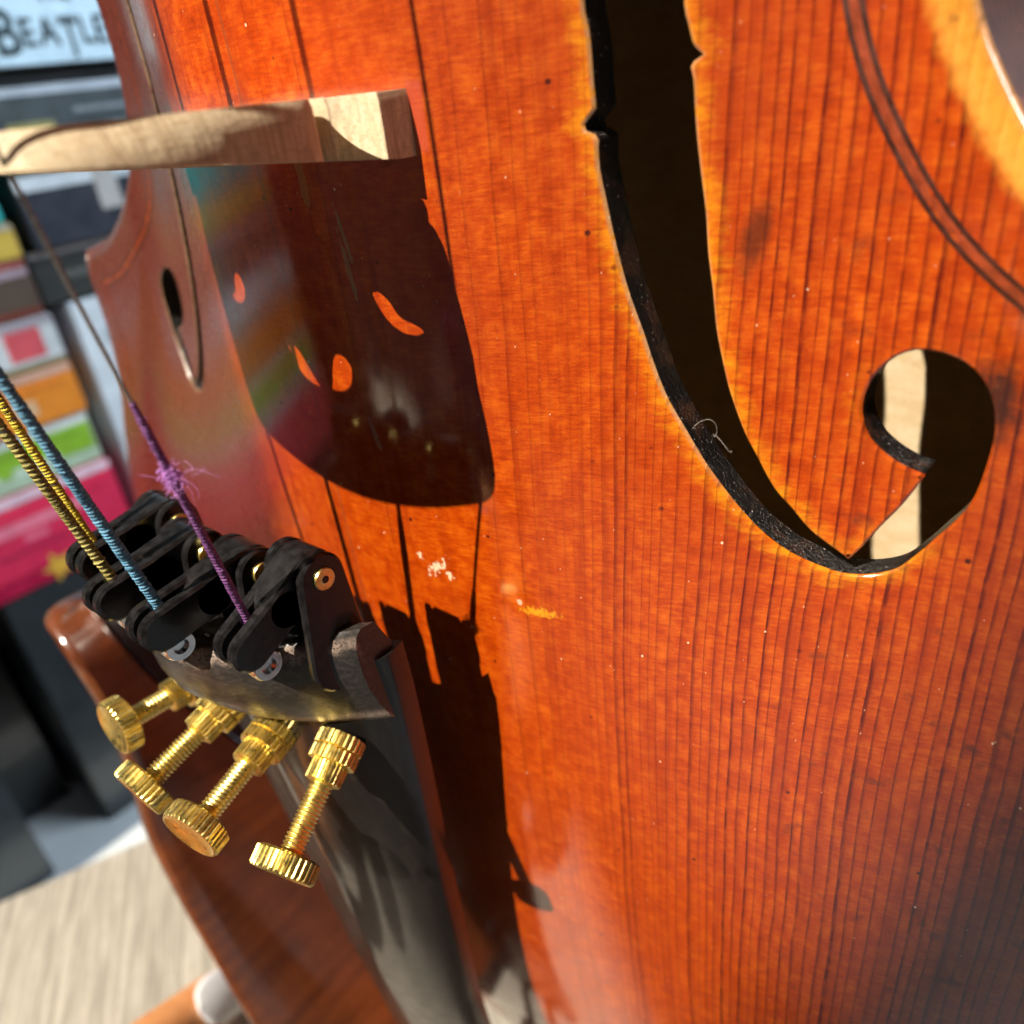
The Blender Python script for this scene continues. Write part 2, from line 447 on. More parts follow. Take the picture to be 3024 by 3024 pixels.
class MB:
    def __init__(s): s.v = []; s.f = []; s.m = []; s.t = []
    def add(s, V, F, m=0, T=None):
        b = len(s.v)
        s.v += [tuple(q) for q in V]
        s.f += [tuple(i+b for i in f) for f in F]
        s.m += [m]*len(F)
        s.t += ([tuple(q) for q in T] if T is not None else [(0, 0, 0)]*len(V))
        return s
    def box(s, lo, hi, m=0):
        (a, b, c), (d, e, f) = lo, hi
        V = [(a, b, c), (d, b, c), (d, e, c), (a, e, c), (a, b, f), (d, b, f), (d, e, f), (a, e, f)]
        return s.add(V, [(0, 3, 2, 1), (4, 5, 6, 7), (0, 1, 5, 4), (1, 2, 6, 5), (2, 3, 7, 6), (3, 0, 4, 7)], m)
    def lathe(s, p0, p1, prof, n=24, m=0, teeth=0, depth=0., tr=None, phase=0.):
        """profile of (distance along axis, radius) from p0 towards p1"""
        p0 = np.array(p0, float); a = np.array(p1, float)-p0; a /= np.linalg.norm(a)
        u = np.cross(a, (0, 1, 0.) if abs(a[1]) < .9 else (1, 0, 0.)); u /= np.linalg.norm(u)
        w = np.cross(a, u)
        V = []; F = []
        if teeth: n = teeth*4
        for i, q in enumerate(prof):
            d, r = q[0], q[1]
            kn = len(q) > 2 and q[2]
            for k in range(n):
                th = 2*math.pi*k/n+phase
                rr = r
                if kn: rr = r-(depth if k % 4 in (2, 3) else 0.)
                V.append(p0+a*d+(u*math.cos(th)+w*math.sin(th))*rr)
        for i in range(len(prof)-1):
            for k in range(n):
                k2 = (k+1) % n
                F.append((i*n+k, (i+1)*n+k, (i+1)*n+k2, i*n+k2))
        F.append(tuple(range(n)))
        F.append(tuple(range((len(prof)-1)*n, len(prof)*n))[::-1])
        return s.add(V, F, m)
    def tube(s, pts, rad, n=8, m=0, cap=True):
        P = np.asarray(pts, float)
        N = len(P)
        rad = np.full(N, rad) if np.isscalar(rad) else np.asarray(rad)
        T = np.gradient(P, axis=0); T /= np.linalg.norm(T, axis=1)[:, None]+1e-12
        ref = np.array((0, 1, 0.)) if abs(T[0][1]) < .8 else np.array((0, 0, 1.))
        V = []; TT = []
        L = np.concatenate([[0], np.cumsum(np.linalg.norm(np.diff(P, axis=0), axis=1))])
        u = None
        for i in range(N):
            if u is None: u = np.cross(T[i], ref)
            u = u-T[i]*np.dot(u, T[i]); u /= np.linalg.norm(u)+1e-12
            w = np.cross(T[i], u)
            for k in range(n):
                th = 2*math.pi*k/n
                V.append(P[i]+(u*math.cos(th)+w*math.sin(th))*rad[i]); TT.append((L[i], k/n, 0))
        F = [(i*n+k, i*n+(k+1) % n, (i+1)*n+(k+1) % n, (i+1)*n+k) for i in range(N-1) for k in range(n)]
        if cap:
            F.append(tuple(range(n))[::-1]); F.append(tuple(range((N-1)*n, N*n)))
        return s.add(V, F, m, TT)
    def prism(s, poly_xz, y0, y1, m=0, bev=0.):
        """polygon in (x, z) extruded along y, edges softened"""
        Pn = np.asarray(poly_xz, float)
        cx = Pn.mean(0); n = len(Pn)
        sg = 1 if y1 > y0 else -1
        rings = [(y0, 1), (y0+sg*bev, 0), (y1-sg*bev, 0), (y1, 1)] if bev else [(y0, 0), (y1, 0)]
        V = []
        e = np.roll(Pn, -1, 0)-np.roll(Pn, 1, 0); e /= np.linalg.norm(e, axis=1)[:, None]+1e-9
        nr = np.stack([e[:, 1], -e[:, 0]], 1)
        if np.mean(np.sum(nr*(Pn-cx), 1)) < 0: nr = -nr
        for yy, ins in rings:
            Q = Pn-nr*bev*ins
            V += [(q[0], yy, q[1]) for q in Q]
        F = []
        for r in range(len(rings)-1):
            for k in range(n):
                k2 = (k+1) % n
                F.append((r*n+k, r*n+k2, (r+1)*n+k2, (r+1)*n+k))
        F.append(tuple(range(n))[::-1]); F.append(tuple(range((len(rings)-1)*n, len(rings)*n)))
        return s.add(V, F, m)
    def build(s, name, mats, parent=None, smooth=True, sharp=35, origin=None, attrs=None):
        at_ = dict(attrs or {})
        at_['tube'] = np.array(s.t, float)
        return fixn(mesh_obj(name, s.v, s.f, mats, parent, s.m, smooth, sharp, at_, origin))
import bmesh
def fixn(o):
    bm = bmesh.new(); bm.from_mesh(o.data)
    bmesh.ops.recalc_face_normals(bm, faces=bm.faces[:])
    bm.to_mesh(o.data); bm.free()
    return o
def catmull(P, step=.6, closed=False):
    P = np.asarray(P, float)
    n = len(P)
    out = []
    rngk = range(n) if closed else range(n-1)
    for i in rngk:
        if closed: a, b, c, d = P[(i-1) % n], P[i], P[(i+1) % n], P[(i+2) % n]
        else: a, b, c, d = P[max(i-1, 0)], P[i], P[i+1], P[min(i+2, n-1)]
        k = max(1, int(round(np.linalg.norm(c-b)/step)))
        for j in range(k):
            t = j/k
            out.append(.5*((2*b)+(-a+c)*t+(2*a-5*b+4*c-d)*t*t+(-a+3*b-3*c+d)*t**3))
    if not closed: out.append(P[-1])
    return np.array(out)
def inside(poly, pts):
    poly = np.asarray(poly); x, y = pts[:, 0], pts[:, 1]
    r = np.zeros(len(pts), bool)
    a = poly; b = np.roll(poly, -1, 0)
    for (x0, y0), (x1, y1) in zip(a, b):
        if y0 == y1: continue
        cnd = ((y0 > y) != (y1 > y)) & (x < (x1-x0)*(y-y0)/(y1-y0)+x0)
        r ^= cnd
    return r
def seg_dist(poly, pts, chunk=4000):
    a = np.asarray(poly); b = np.roll(a, -1, 0); d = b-a; L = (d*d).sum(1)+1e-12
    out = np.empty(len(pts))
    for i in range(0, len(pts), chunk):
        q = pts[i:i+chunk, None, :]-a[None]
        t = np.clip((q*d[None]).sum(2)/L, 0, 1)
        r = q-t[..., None]*d[None]
        out[i:i+chunk] = np.sqrt((r*r).sum(2).min(1))
    return out
def area2(P):
    return .5*np.sum(P[:, 0]*np.roll(P[:, 1], -1)-np.roll(P[:, 0], -1)*P[:, 1])
def normals2(P):
    """outward normals of a closed polygon"""
    e = np.roll(P, -1, 0)-np.roll(P, 1, 0); e /= np.linalg.norm(e, axis=1)[:, None]+1e-12
    nr = np.stack([e[:, 1], -e[:, 0]], 1)
    return nr if area2(P) > 0 else -nr

# ============================================================== violin body shape
def half_smooth(x):
    xs = [-186, -158, -118, -84, -60, -40, -20, -5, 10, 25, 45, 70, 110, 150, 200]
    ws = [88, 96, 101, 98, 90, 77, 63, 57, 54, 55, 62, 72, 81, 76, 60]
    return np.interp(x, xs, ws)
HS_X = np.arange(-200., 230., 1.)
HS_W = np.convolve(np.pad(half_smooth(HS_X), 12, 'edge'), np.ones(25)/25, 'valid')
def arch(x, y):
    x = np.asarray(x, float); y = np.asarray(y, float)
    hw = np.interp(x, HS_X, HS_W)
    t = np.clip(np.abs(y)/hw, 0, 1.2)
    u = np.where(x < 0, np.clip(-x/174., 0, 1), np.clip(x/189., 0, 1))
    H = 15.4*np.where(x < 0, (1-u**4.2)**1.1, (1-u**2.6)**1.15)
    tt = np.clip(t/.92, 0, 1)
    g = ((1+np.cos(np.pi*tt**1.12))/2)**.92
    rim = .9*np.clip((t-.90)/.1, 0, 1)**2
    return H*g+rim*.8
def on_plate(u, v):
    d = ray(u, v); lo = 25.
    t = lo
    prev = t
    while t < 400:
        q = CAM+d*t
        if q[2] <= float(arch(q[0], q[1])):
            a, b = prev, t
            for _ in range(24):
                mid = (a+b)/2; q = CAM+d*mid
                if q[2] <= float(arch(q[0], q[1])): b = mid
                else: a = mid
            return CAM+d*b
        prev = t; t += .5
    return CAM+d*t

half = [(-161, 0), (-160.3, 18), (-157.5, 38), (-151, 58), (-140, 76), (-125, 91), (-108, 100), (-90, 104), (-72, 103.5),
        (-55, 96), (-42, 88.5), (-32, 85), (-25, 84.2), (-20.5, 84.0), (-16.5, 82.0),
        (-15.6, 78.0), (-13.8, 71.5), (-10, 64.5), (-6, 59.4), (-1, 55.8), (4, 53.4), (10, 52.3), (18, 52.6), (27, 55.5), (34, 60.5), (39, 67), (40.5, 72.5), (41.5, 75.5),
        (45, 77.0), (50, 76.2), (60, 76.5), (78, 81), (98, 84), (120, 83.5), (142, 77), (160, 65), (174, 48), (183, 30), (187, 15), (188, 0)]
half = [((x_ if x_ > -60 else -60+(x_+60)*116/101.), w_) for x_, w_ in half]
CORNERS = {(-16.5, 82.0), (-20.5, 84.0), (41.5, 75.5), (45, 77.0)}
def smooth_half():
    segs = []; cur = [half[0]]
    for q in half[1:]:
        cur.append(q)
        if q in CORNERS:
            segs.append(cur); cur = [q]
    segs.append(cur)
    out = []
    for s_ in segs:
        c_ = catmull(s_, 1.3) if len(s_) > 2 else np.array(s_, float)
        out += list(c_[:-1])
    out.append(np.array(half[-1], float))
    return np.array(out)
hb = smooth_half()
tre = np.stack([hb[:, 0], -hb[:, 1]], 1)
OUT = np.concatenate([hb, tre[::-1][1:-1]])          # closed, bass up then treble down
if area2(OUT) < 0: OUT = OUT[::-1]

# ---- f-hole traced on the plate
def P2(pix): return np.array([on_plate(u, v)[:2] for u, v in pix])
S1 = P2([(1763, 414), (1766, 492), (1787, 595), (1807, 688), (1833, 792), (1859, 880), (1899, 989), (1926, 1071), (1967, 1174), (2022, 1270), (2084, 1373),
         (2166, 1483), (2248, 1572), (2331, 1633), (2413, 1671), (2488, 1695), (2570, 1698), (2646, 1681), (2714, 1633), (2769, 1585), (2824, 1537), (2872, 1476),
         (2910, 1380), (2934, 1284), (2930, 1195), (2906, 1133), (2865, 1085), (2810, 1054), (2755, 1039), (2701, 1036), (2646, 1054), (2598, 1092), (2564, 1140),
         (2546, 1195), (2548, 1243), (2570, 1297), (2618, 1345), (2673, 1380), (2731, 1404)])
S2 = P2([(2731, 1404), (2721, 1421), (2660, 1496), (2598, 1558), (2543, 1620), (2505, 1654)])
S3 = P2([(2505, 1654), (2468, 1626), (2392, 1568), (2337, 1503), (2283, 1441), (2228, 1339), (2193, 1270), (2152, 1154), (2125, 1037), (2111, 955), (2102, 854),
         (2089, 750), (2081, 621), (2065, 492), (2052, 362), (2045, 233), (2037, 197)])
S4 = P2([(2037, 197), (2047, 181), (2076, 160), (2050, 140), (2042, 124)])
S5v = P2([(2042, 124), (2029, 67), (2018, 15)])
S7v = P2([(1720, 0), (1737, 103), (1748, 233), (1756, 321)])
S8 = P2([(1756, 321), (1745, 339), (1722, 367), (1725, 386), (1753, 398), (1763, 414)])
cf = (P2([(1723, 375)])[0]+P2([(2076, 160)])[0])/2
rot = lambda S, k=.86: cf-(S-cf)*k
r1 = rot(S1); r1 = r1[r1[:, 0] > S5v[-1, 0]+3] if True else r1
k1 = next(i for i, q in enumerate(rot(S1)) if q[0] > S5v[-1, 0]+3)
r1 = rot(S1)[k1:]
r3 = rot(S3)
k3 = next(i for i, q in enumerate(r3) if i > 5 and q[0] < S7v[0, 0]+3)
r3 = r3[:k3]
shift = lambda S: np.stack([S[:, 0], S[:, 1]-np.interp(S[:, 0], [S5v[-1, 0], 24, 60], [0, 5.0, 4.0])], 1)
r1 = shift(r1); r3 = shift(r3)+np.interp(r3[:, 0], [S5v[-1, 0], 24, 60], [0, 1.3, 0])[:, None]*np.array([[0, 1.]])
S5 = np.concatenate([S5v, r1]); S6 = shift(rot(S2)); S7 = np.concatenate([r3, S7v])
FH = np.concatenate([catmull(s_, .55)[:-1] if len(s_) > 3 and i not in (3, 7) else s_[:-1] for i, s_ in enumerate([S1, S2, S3, S4, S5, S6, S7, S8])])
if area2(FH) < 0: FH = FH[::-1]
FHB = np.stack([FH[:, 0], -FH[:, 1]], 1)[::-1]

# marks on the varnish: (x, y, rx, ry, angle, colour, amount, noise scale, raggedness, box)
def mk(u, v, *a):
    q = on_plate(u, v); return (float(q[0]), float(q[1]))+a
MARKS = [
    mk(1232, 345, 2.6, .62, .0, (.52, .075, .035), .75, 1.5, .10, True),        # paler patch beside the bridge foot
    mk(1012, 690, 2.6, .22, .18, (.42, .35, .19), .55, 1.1, .8),                # rosin streak
    mk(1030, 800, 3.4, .26, .12, (.42, .36, .20), .50, 1.3, .9),
    mk(1108, 1285, 1.9, .35, .25, (.42, .38, .28), .45, 1.6, .8),
    mk(890, 530, 2.4, .55, .0, (.52, .28, .08), .55, 1.1, .7),
    mk(1590, 1808, .55, 2.0, .0, (.80, .36, .01), -.85, 2.6, 1.3),                # chip to the ground colour
    mk(1290, 1675, 1.3, .5, -.9, (.82, .62, .40), .95, 2.2, 2.2),
    mk(1330, 1700, .5, .4, .3, (.82, .62, .40), .95, 2.4, 1.6),
    mk(1240, 1640, .4, .35, .3, (.82, .62, .40), .9, 2.4, 1.6),
    mk(1535, 1780, .35, .3, .3, (.80, .50, .34), .8, 2.4, 1.2),
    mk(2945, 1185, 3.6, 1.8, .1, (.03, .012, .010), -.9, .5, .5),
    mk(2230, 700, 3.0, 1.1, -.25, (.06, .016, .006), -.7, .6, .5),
]

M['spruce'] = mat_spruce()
M['maple'] = mat_maple('varnished_maple', (.20, .045, .020), (.30, .075, .030))
M['inside'] = mat_inside()
M['black_wall'] = mat_black_wall()
M['bare_maple'] = mat_bridge()
M['ebony'] = mat_ebony()
M['brass'] = mat_brass()
M['worn'] = mat_worn()
M['tuner_black'] = mat_simple('black_lacquer', (.012, .011, .012), .22, spec=.55, var=.4, scale=1.0, bump=.06)
M['steel'] = mat_simple('bright_steel', (.72, .73, .76), .22, 1., scale=1.5)
M['string_steel'] = mat_simple('steel_wire', (.50, .46, .42), .3, 1., scale=2.)
M['silk_purple'] = mat_silk('purple_silk', (.26, .085, .32), (.13, .045, .14))
M['silk_blue'] = mat_silk('blue_silk', (.13, .36, .56), (.075, .22, .36))
M['silk_yellow'] = mat_silk('yellow_silk', (.80, .62, .04), (.60, .44, .02))
M['silk_olive'] = mat_silk('olive_silk', (.42, .36, .10), (.17, .145, .04), .5)
M['fluff'] = mat_simple('purple_fibre', (.66, .30, .80), .6, var=.2)
M['lint'] = mat_simple('pale_lint', (.6, .55, .5), .6)
M['chin'] = mat_maple('chinrest_wood', (.10, .024, .008), (.155, .040, .011), 1., .35, .11)
M['chin'].node_tree.nodes['Principled BSDF'].inputs['Coat IOR'].default_value = 1.8
M['purfling'] = mat_simple('dark_inlay', (.050, .010, .004), .45, coat=.6, var=.2, scale=.8)
M['purfling_pale'] = mat_simple('pale_inlay', (.26, .040, .010), .4, coat=.6, var=.25, scale=.7)
M['table'] = mat_table()
M['skin'] = mat_skin()
M['shade_sleeve'] = mat_simple('dark_cloth', (.03, .032, .04), .9, var=.3, scale=.2)
M['nail'] = mat_simple('white_nail_polish', (.84, .87, .92), .25, var=.03)

violin = empty('violin', (-177, 0, -20))
tag(violin, 'orange-red varnished violin standing upright on the table', 'violin')

# ============================================================== top plate
def grain_coord(y):
    yy = np.linspace(0, 110, 600)
    dens = 1/np.interp(yy, [0, 12, 30, 55, 110], [.66, .72, .88, 1.08, 1.25])
    G = np.concatenate([[0], np.cumsum((dens[1:]+dens[:-1])/2*np.diff(yy))])
    return np.where(y < 0, -1, 1)*np.interp(np.abs(y), yy, G)+200

def build_top():
    RR = 2.0                                             # rounding of the rim
    no = normals2(OUT)
    OIN = OUT-no*RR
    keep = seg_dist(OUT, OIN) > RR*.93
    OINk = OIN[keep]
    nf = normals2(FH); nfb = normals2(FHB)
    CH = .22
    FO, FOB = FH+nf*CH, FHB+nfb*CH
    def clean(P, ref, d):
        k = seg_dist(ref, P) > d*.8
        return P[k]
    FOk, FOBk = clean(FO, FH, CH), clean(FOB, FHB, CH)
    gx = np.arange(-179, 192, 1.5); gy = np.arange(-108, 109, 1.5)
    G = np.stack(np.meshgrid(gx, gy), -1).reshape(-1, 2)
    G = G[inside(OINk, G)]
    G = G[seg_dist(OINk, G) > .8]
    for h in (FOk, FOBk):
        G = G[~inside(h, G)]; G = G[seg_dist(h, G) > .7]
    # finer ring round the visible f-hole
    loops = [OINk, FOk, FOBk]
    V2 = []; E = []
    for L in loops:
        b = len(V2); n = len(L)
        V2 += [Vector(q) for q in L]; E += [(b+i, b+(i+1) % n) for i in range(n)]
    V2 += [Vector(q) for q in G]
    r = delaunay_2d_cdt(V2, E, [], 0, 1e-5)
    P = np.array([tuple(v) for v in r[0]]); T = np.array([f for f in r[2] if len(f) == 3])
    c = P[T].mean(1)
    ok = inside(OINk, c) & ~inside(FOk, c) & ~inside(FOBk, c)
    T = T[ok]
    a2 = (P[T[:, 1], 0]-P[T[:, 0], 0])*(P[T[:, 2], 1]-P[T[:, 0], 1])-(P[T[:, 2], 0]-P[T[:, 0], 0])*(P[T[:, 1], 1]-P[T[:, 0], 1])
    T[a2 < 0] = T[a2 < 0][:, ::-1]
    z = arch(P[:, 0], P[:, 1])
    top = np.column_stack([P, z])
    n = len(P)
    TH = 2.9
    bot = np.column_stack([P, z-TH])
    V = [top, bot]
    F = [tuple(t) for t in T]; FM = [0]*len(F); SM = [True]*len(F)
    F += [tuple(int(i)+n for i in t[::-1]) for t in T]; FM += [1]*len(T); SM += [True]*len(T)
    cnt = 2*n
    def strip(rings, closed=True, mats=0):
        nonlocal cnt
        k = len(rings[0])
        for R_ in rings: V.append(R_)
        for i in range(len(rings)-1):
            for j in range(k):
                j2 = (j+1) % k
                F.append((cnt+i*k+j, cnt+(i+1)*k+j, cnt+(i+1)*k+j2, cnt+i*k+j2))
                FM.append(mats[i] if hasattr(mats, '__len__') else mats); SM.append(True)
        cnt += k*len(rings)
    # rim: rounded over, from the inset line out and under
    rings = []
    OI = OIN
    zi = arch(OI[:, 0], OI[:, 1])
    for a in np.linspace(0, math.pi, 9):
        off = OI+no*(RR*math.sin(a))
        rings.append(np.column_stack([off, zi-RR+RR*math.cos(a)]))
    strip(rings, mats=0)
    # f-holes: rubbed lip then blackened wall
    for H_, N_ in ((FH, nf), (FHB, nfb)):
        zo = arch(H_[:, 0], H_[:, 1])
        r0 = np.column_stack([H_+N_*CH, arch((H_+N_*CH)[:, 0], (H_+N_*CH)[:, 1])])
        r1 = np.column_stack([H_+N_*CH*.3, zo-.06])
        r2 = np.column_stack([H_, zo-.22])
        strip([r0, r1, r2], mats=0)
        r3 = np.column_stack([H_, zo-.22]); r4 = np.column_stack([H_-N_*.0, zo-1.5]); r5 = np.column_stack([H_+N_*.05, zo-TH])
        strip([r3, r4, r5], mats=2)
    V = np.concatenate(V)
    fd = np.minimum(seg_dist(FH, V[:, :2]), seg_dist(FHB, V[:, :2]))
    ed = seg_dist(OUT, V[:, :2])
    low = V[:, 2] < arch(V[:, 0], V[:, 1])-1.
    ed = np.where(low & (ed < 3), 0, ed)
    gr = grain_coord(V[:, 1])
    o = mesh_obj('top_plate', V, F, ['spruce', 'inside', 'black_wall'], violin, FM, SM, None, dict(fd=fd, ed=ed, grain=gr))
    return fixn(o)
top_plate = build_top()

def off_loop(d):
    P = OUT-normals2(OUT)*d
    return P[seg_dist(OUT, P) > d*.965]
def flat_strip(name, d0, d1, mat, parent, lift=.03):
    A = catmull(off_loop(d0), 1.4, True)
    # pair every point with the point d1-d0 further in
    B = A-normals2(A)*(d1-d0)
    V = [np.column_stack([A, arch(A[:, 0], A[:, 1])+lift]), np.column_stack([(A+B)/2, arch(*((A+B)/2).T)+lift+.03]), np.column_stack([B, arch(B[:, 0], B[:, 1])+lift])]
    n = len(A)
    F = [(i*n+j, i*n+(j+1) % n, (i+1)*n+(j+1) % n, (i+1)*n+j) for i in range(2) for j in range(n)]
    return fixn(mesh_obj(name, np.concatenate(V), F, mat, parent, smooth=True))
flat_strip('purfling', 5.50, 5.86, 'purfling', top_plate)
flat_strip('purfling_core', 5.86, 6.42, 'purfling_pale', top_plate, .01)
flat_strip('purfling', 6.42, 6.78, 'purfling', top_plate)

# ============================================================== ribs, back
def build_rib():
    no = normals2(OUT)
    A = OUT-no*2.6
    B = OUT-no*3.8
    rings = [np.column_stack([A, np.full(len(A), -2.0)]), np.column_stack([A, np.full(len(A), -40.)]), np.column_stack([B, np.full(len(B), -40.)]), np.column_stack([B, np.full(len(B), -2.0)])]
    n = len(A); F = []; FM = []
    for i in range(4):
        for j in range(n):
            F.append((i*n+j, ((i+1) % 4)*n+j, ((i+1) % 4)*n+(j+1) % n, i*n+(j+1) % n)); FM.append(1 if i == 2 else 0)
    return fixn(mesh_obj('rib', np.concatenate(rings), F, ['maple', 'inside'], violin, FM, True, 40))
build_rib()
def build_back():
    no = normals2(OUT); RR = 2.0
    OI = OUT-no*RR
    keep = seg_dist(OUT, OI) > RR*.93
    L = OI[keep][::2]
    gx = np.arange(-176, 190, 5.); gy = np.arange(-105, 106, 5.)
    G = np.stack(np.meshgrid(gx, gy), -1).reshape(-1, 2)
    G = G[inside(L, G)]; G = G[seg_dist(L, G) > 2.5]
    V2 = [Vector(q) for q in L]+[Vector(q) for q in G]
    E = [(i, (i+1) % len(L)) for i in range(len(L))]
    r = delaunay_2d_cdt(V2, E, [], 0, 1e-5)
    P = np.array([tuple(v) for v in r[0]]); T = np.array([f for f in r[2] if len(f) == 3])
    T = T[inside(L, P[T].mean(1))]
    z = arch(P[:, 0], P[:, 1])
    inn = np.column_stack([P, -41.-np.clip(z, 0, 99)*.6]); outr = np.column_stack([P, -44.5-np.clip(z, 0, 99)*.7])
    n = len(P)
    F = [tuple(t) for t in T]+[tuple(t+n) for t in T]
    FM = [1]*len(T)+[0]*len(T)
    V = [inn, outr]; c = 2*n
    k = len(OUT)
    for a in np.linspace(0, math.pi, 6):
        V.append(np.column_stack([OI+no*(RR*math.sin(a)), np.full(k, -42.2+RR*math.cos(a))]))
    for i in range(5):
        for j in range(k):
            F.append((c+i*k+j, c+(i+1)*k+j, c+(i+1)*k+(j+1) % k, c+i*k+(j+1) % k)); FM.append(0)
    return fixn(mesh_obj('back_plate', np.concatenate(V), F, ['maple', 'inside'], violin, FM, True, 40))
build_back()
mb = MB()
mb.lathe((-174, 0, -17), (-184, 0, -17), [(0, 3.2), (2, 3.4), (3, 5.6), (5, 6.4), (6.4, 6.4), (7, 5.4)], 28)
mb.build('end_button', 'ebony', violin)

# ============================================================== bridge
def build_bridge():
    base = lambda y: float(arch(0, y))
    hw = 18.0
    ft = lambda y: base(y)+.02
    R_ = [(hw-.05, ft(hw)), (hw, ft(hw)), (hw, ft(hw)+.05), (hw+.02, ft(hw)+1.2), (hw, 15.35), (hw-.04, 15.4), (15.6, 15.7), (13.4, 16.6), (12.8, 17.8), (14.2, 18.9), (16.4, 19.35), (17.3, 19.5)]
    kid = [(17.3, 19.75), (15.4, 19.95), (14.0, 20.5), (15.2, 20.95)]
    wing = [(17.2, 20.8), (18.0, 21.6), (18.3, 24.5), (18.5, 30.0), (18.5, 35.5), (18.3, 38.4), (17.7, 40.4)]
    topz = lambda y: 46.4-5.2*(y/17.4)**2
    toparc = [(y, topz(y)) for y in np.linspace(16.6, -16.6, 27)]
    right = R_+kid+wing
    left = [(-y, z) for y, z in right][::-1]
    bottom = [(-hw+.0, ft(hw))]
    inner = [(-6.6, ft(6.6)), (-6.2, 15.6), (-4.6, 16.7), (-2.2, 17.4), (0, 17.6), (2.2, 17.4), (4.6, 16.7), (6.2, 15.6), (6.6, ft(6.6))]
    footL = [(y, ft(y)) for y in (-15, -11, -8)]
    footR = [(y, ft(y)) for y in (8, 11, 15)]
    poly = np.array(right+toparc+left+footL+inner+footR)
    def chaik(P, rounds=2, lock=()):
        for _ in range(rounds):
            a = P; b = np.roll(P, -1, 0)
            P = np.stack([.75*a+.25*b, .25*a+.75*b], 1).reshape(-1, 2)
        return P
    poly = chaik(poly, 2)
    heart = chaik(np.array([(0, 36.2), (1.2, 35.0), (2.2, 32.6), (3.2, 31.4), (4.5, 31.6), (5.1, 33.0), (5.0, 35.2), (4.0, 36.9), (1.8, 37.6), (0, 37.4),
                            (-1.8, 37.6), (-4.0, 36.9), (-5.0, 35.2), (-5.1, 33.0), (-4.5, 31.6), (-3.2, 31.4), (-2.2, 32.6), (-1.2, 35.0)]), 2)
    kr = chaik(np.array([(9.4, 24.8), (10.6, 24.0), (11.8, 24.8), (12.4, 26.2), (14.6, 26.3), (15.6, 27.4), (15.5, 29.6), (14.6, 30.6), (12.4, 30.9), (10.6, 30.0), (9.6, 28.0)]), 2)
    kr = kr.mean(0)+(kr-kr.mean(0))*np.array([.86, .90])
    kl = np.stack([-kr[:, 0], kr[:, 1]], 1)[::-1]
    holes = [heart, kr, kl]
    if area2(poly) < 0: poly = poly[::-1]
    loops = [poly]+holes
    G = np.stack(np.meshgrid(np.arange(-18, 18.1, 1.5), np.arange(13, 46, 1.5)), -1).reshape(-1, 2)
    G = G[inside(poly, G)]; G = G[seg_dist(poly, G) > .5]; 
    for h_ in holes: G = G[~inside(h_, G)]; G = G[seg_dist(h_, G) > .4]
    V2 = []; E = []
    for L in loops:
        b = len(V2); V2 += [Vector(q) for q in L]; E += [(b+i, b+(i+1) % len(L)) for i in range(len(L))]
    V2 += [Vector(q) for q in G]
    r = delaunay_2d_cdt(V2, E, [], 0, 1e-5)
    P = np.array([tuple(v) for v in r[0]]); T = np.array([f for f in r[2] if len(f) == 3])
    c = P[T].mean(1); T = T[inside(poly, c) & ~inside(heart, c) & ~inside(kr, c) & ~inside(kl, c)]
    def front(z): return 2.2+.65*np.clip((z-14)/29., 0, 1)
    def back(z): return -2.55+3.5*np.clip((z-14)/29., 0, 1.1)
    n = len(P)
    def cham(Q, fr_):                                    # neck-side arris planed away, more and more towards the top
        c_ = np.interp(Q[:, 1], [16, 22, 30, 36, 42], [.15, .30, .75, 1.7, 2.0]); f_ = np.interp(Q[:, 1], [16, 22, 30, 35, 42], [.12, .15, .40, .92, .95])
        k_ = np.clip(1-fr_/f_, 0, 1)
        return np.stack([Q[:, 0]*(1-c_*k_/18.5), Q[:, 1]], 1)
    A = np.column_stack([front(P[:, 1]), cham(P, 0.)]); B = np.column_stack([back(P[:, 1]), P])
    V = [A, B]; F = [tuple(t) for t in T]+[tuple(t[::-1]+n) for t in T]; SM = [True]*len(F)
    cnt = 2*n
    for L in loops:
        k = len(L); nr = normals2(L)
        rr = []
        for fr_ in (0., .14, .40, .92, 1.):
            xx = front(L[:, 1])*(1-fr_)+back(L[:, 1])*fr_
            rr.append(np.column_stack([xx, cham(L, fr_)]))
        V += rr
        for i in range(4):
            for j in range(k):
                F.append((cnt+i*k+j, cnt+(i+1)*k+j, cnt+(i+1)*k+(j+1) % k, cnt+i*k+(j+1) % k)); SM.append(True)
        cnt += 5*k
    o = mesh_obj('bridge', np.concatenate(V), F, 'bare_maple', violin, None, SM, 40)
    tag(o, 'unvarnished pale maple bridge')
    return fixn(o)
bridge = build_bridge()

# ============================================================== tailpiece
TP_X = [-43, -50, -58, -66, -88, -113, -135, -150]
def tp_half(x): return float(np.interp(-x, [43, 50, 58, 66, 88, 113, 140, 164], [17.0, 16.8, 16.2, 15.5, 13.4, 11.4, 10.2, 9.5]))
def tp_crest(x): return float(np.interp(-x, [43, 50, 66, 88, 113, 140, 164], [34.5, 33.6, 31.6, 29.6, 27.6, 24.4, 21.5]))
def tp_edge(x): return float(np.interp(-x, [43, 50, 66, 88, 113, 140, 164], [25.6, 25.2, 24.4, 23.2, 22.0, 19.6, 17.4]))
def tp_z(x, y):
    h = tp_half(x)+(2.6 if y > 0 else 0.)
    t = min(1., abs(y)/h)
    ed = tp_edge(x)+(3.2 if y > 0 else 1.0)
    return ed+(tp_crest(x)-ed)*((1-t**2.3)*.93+.07*math.exp(-(t/.10)**2))
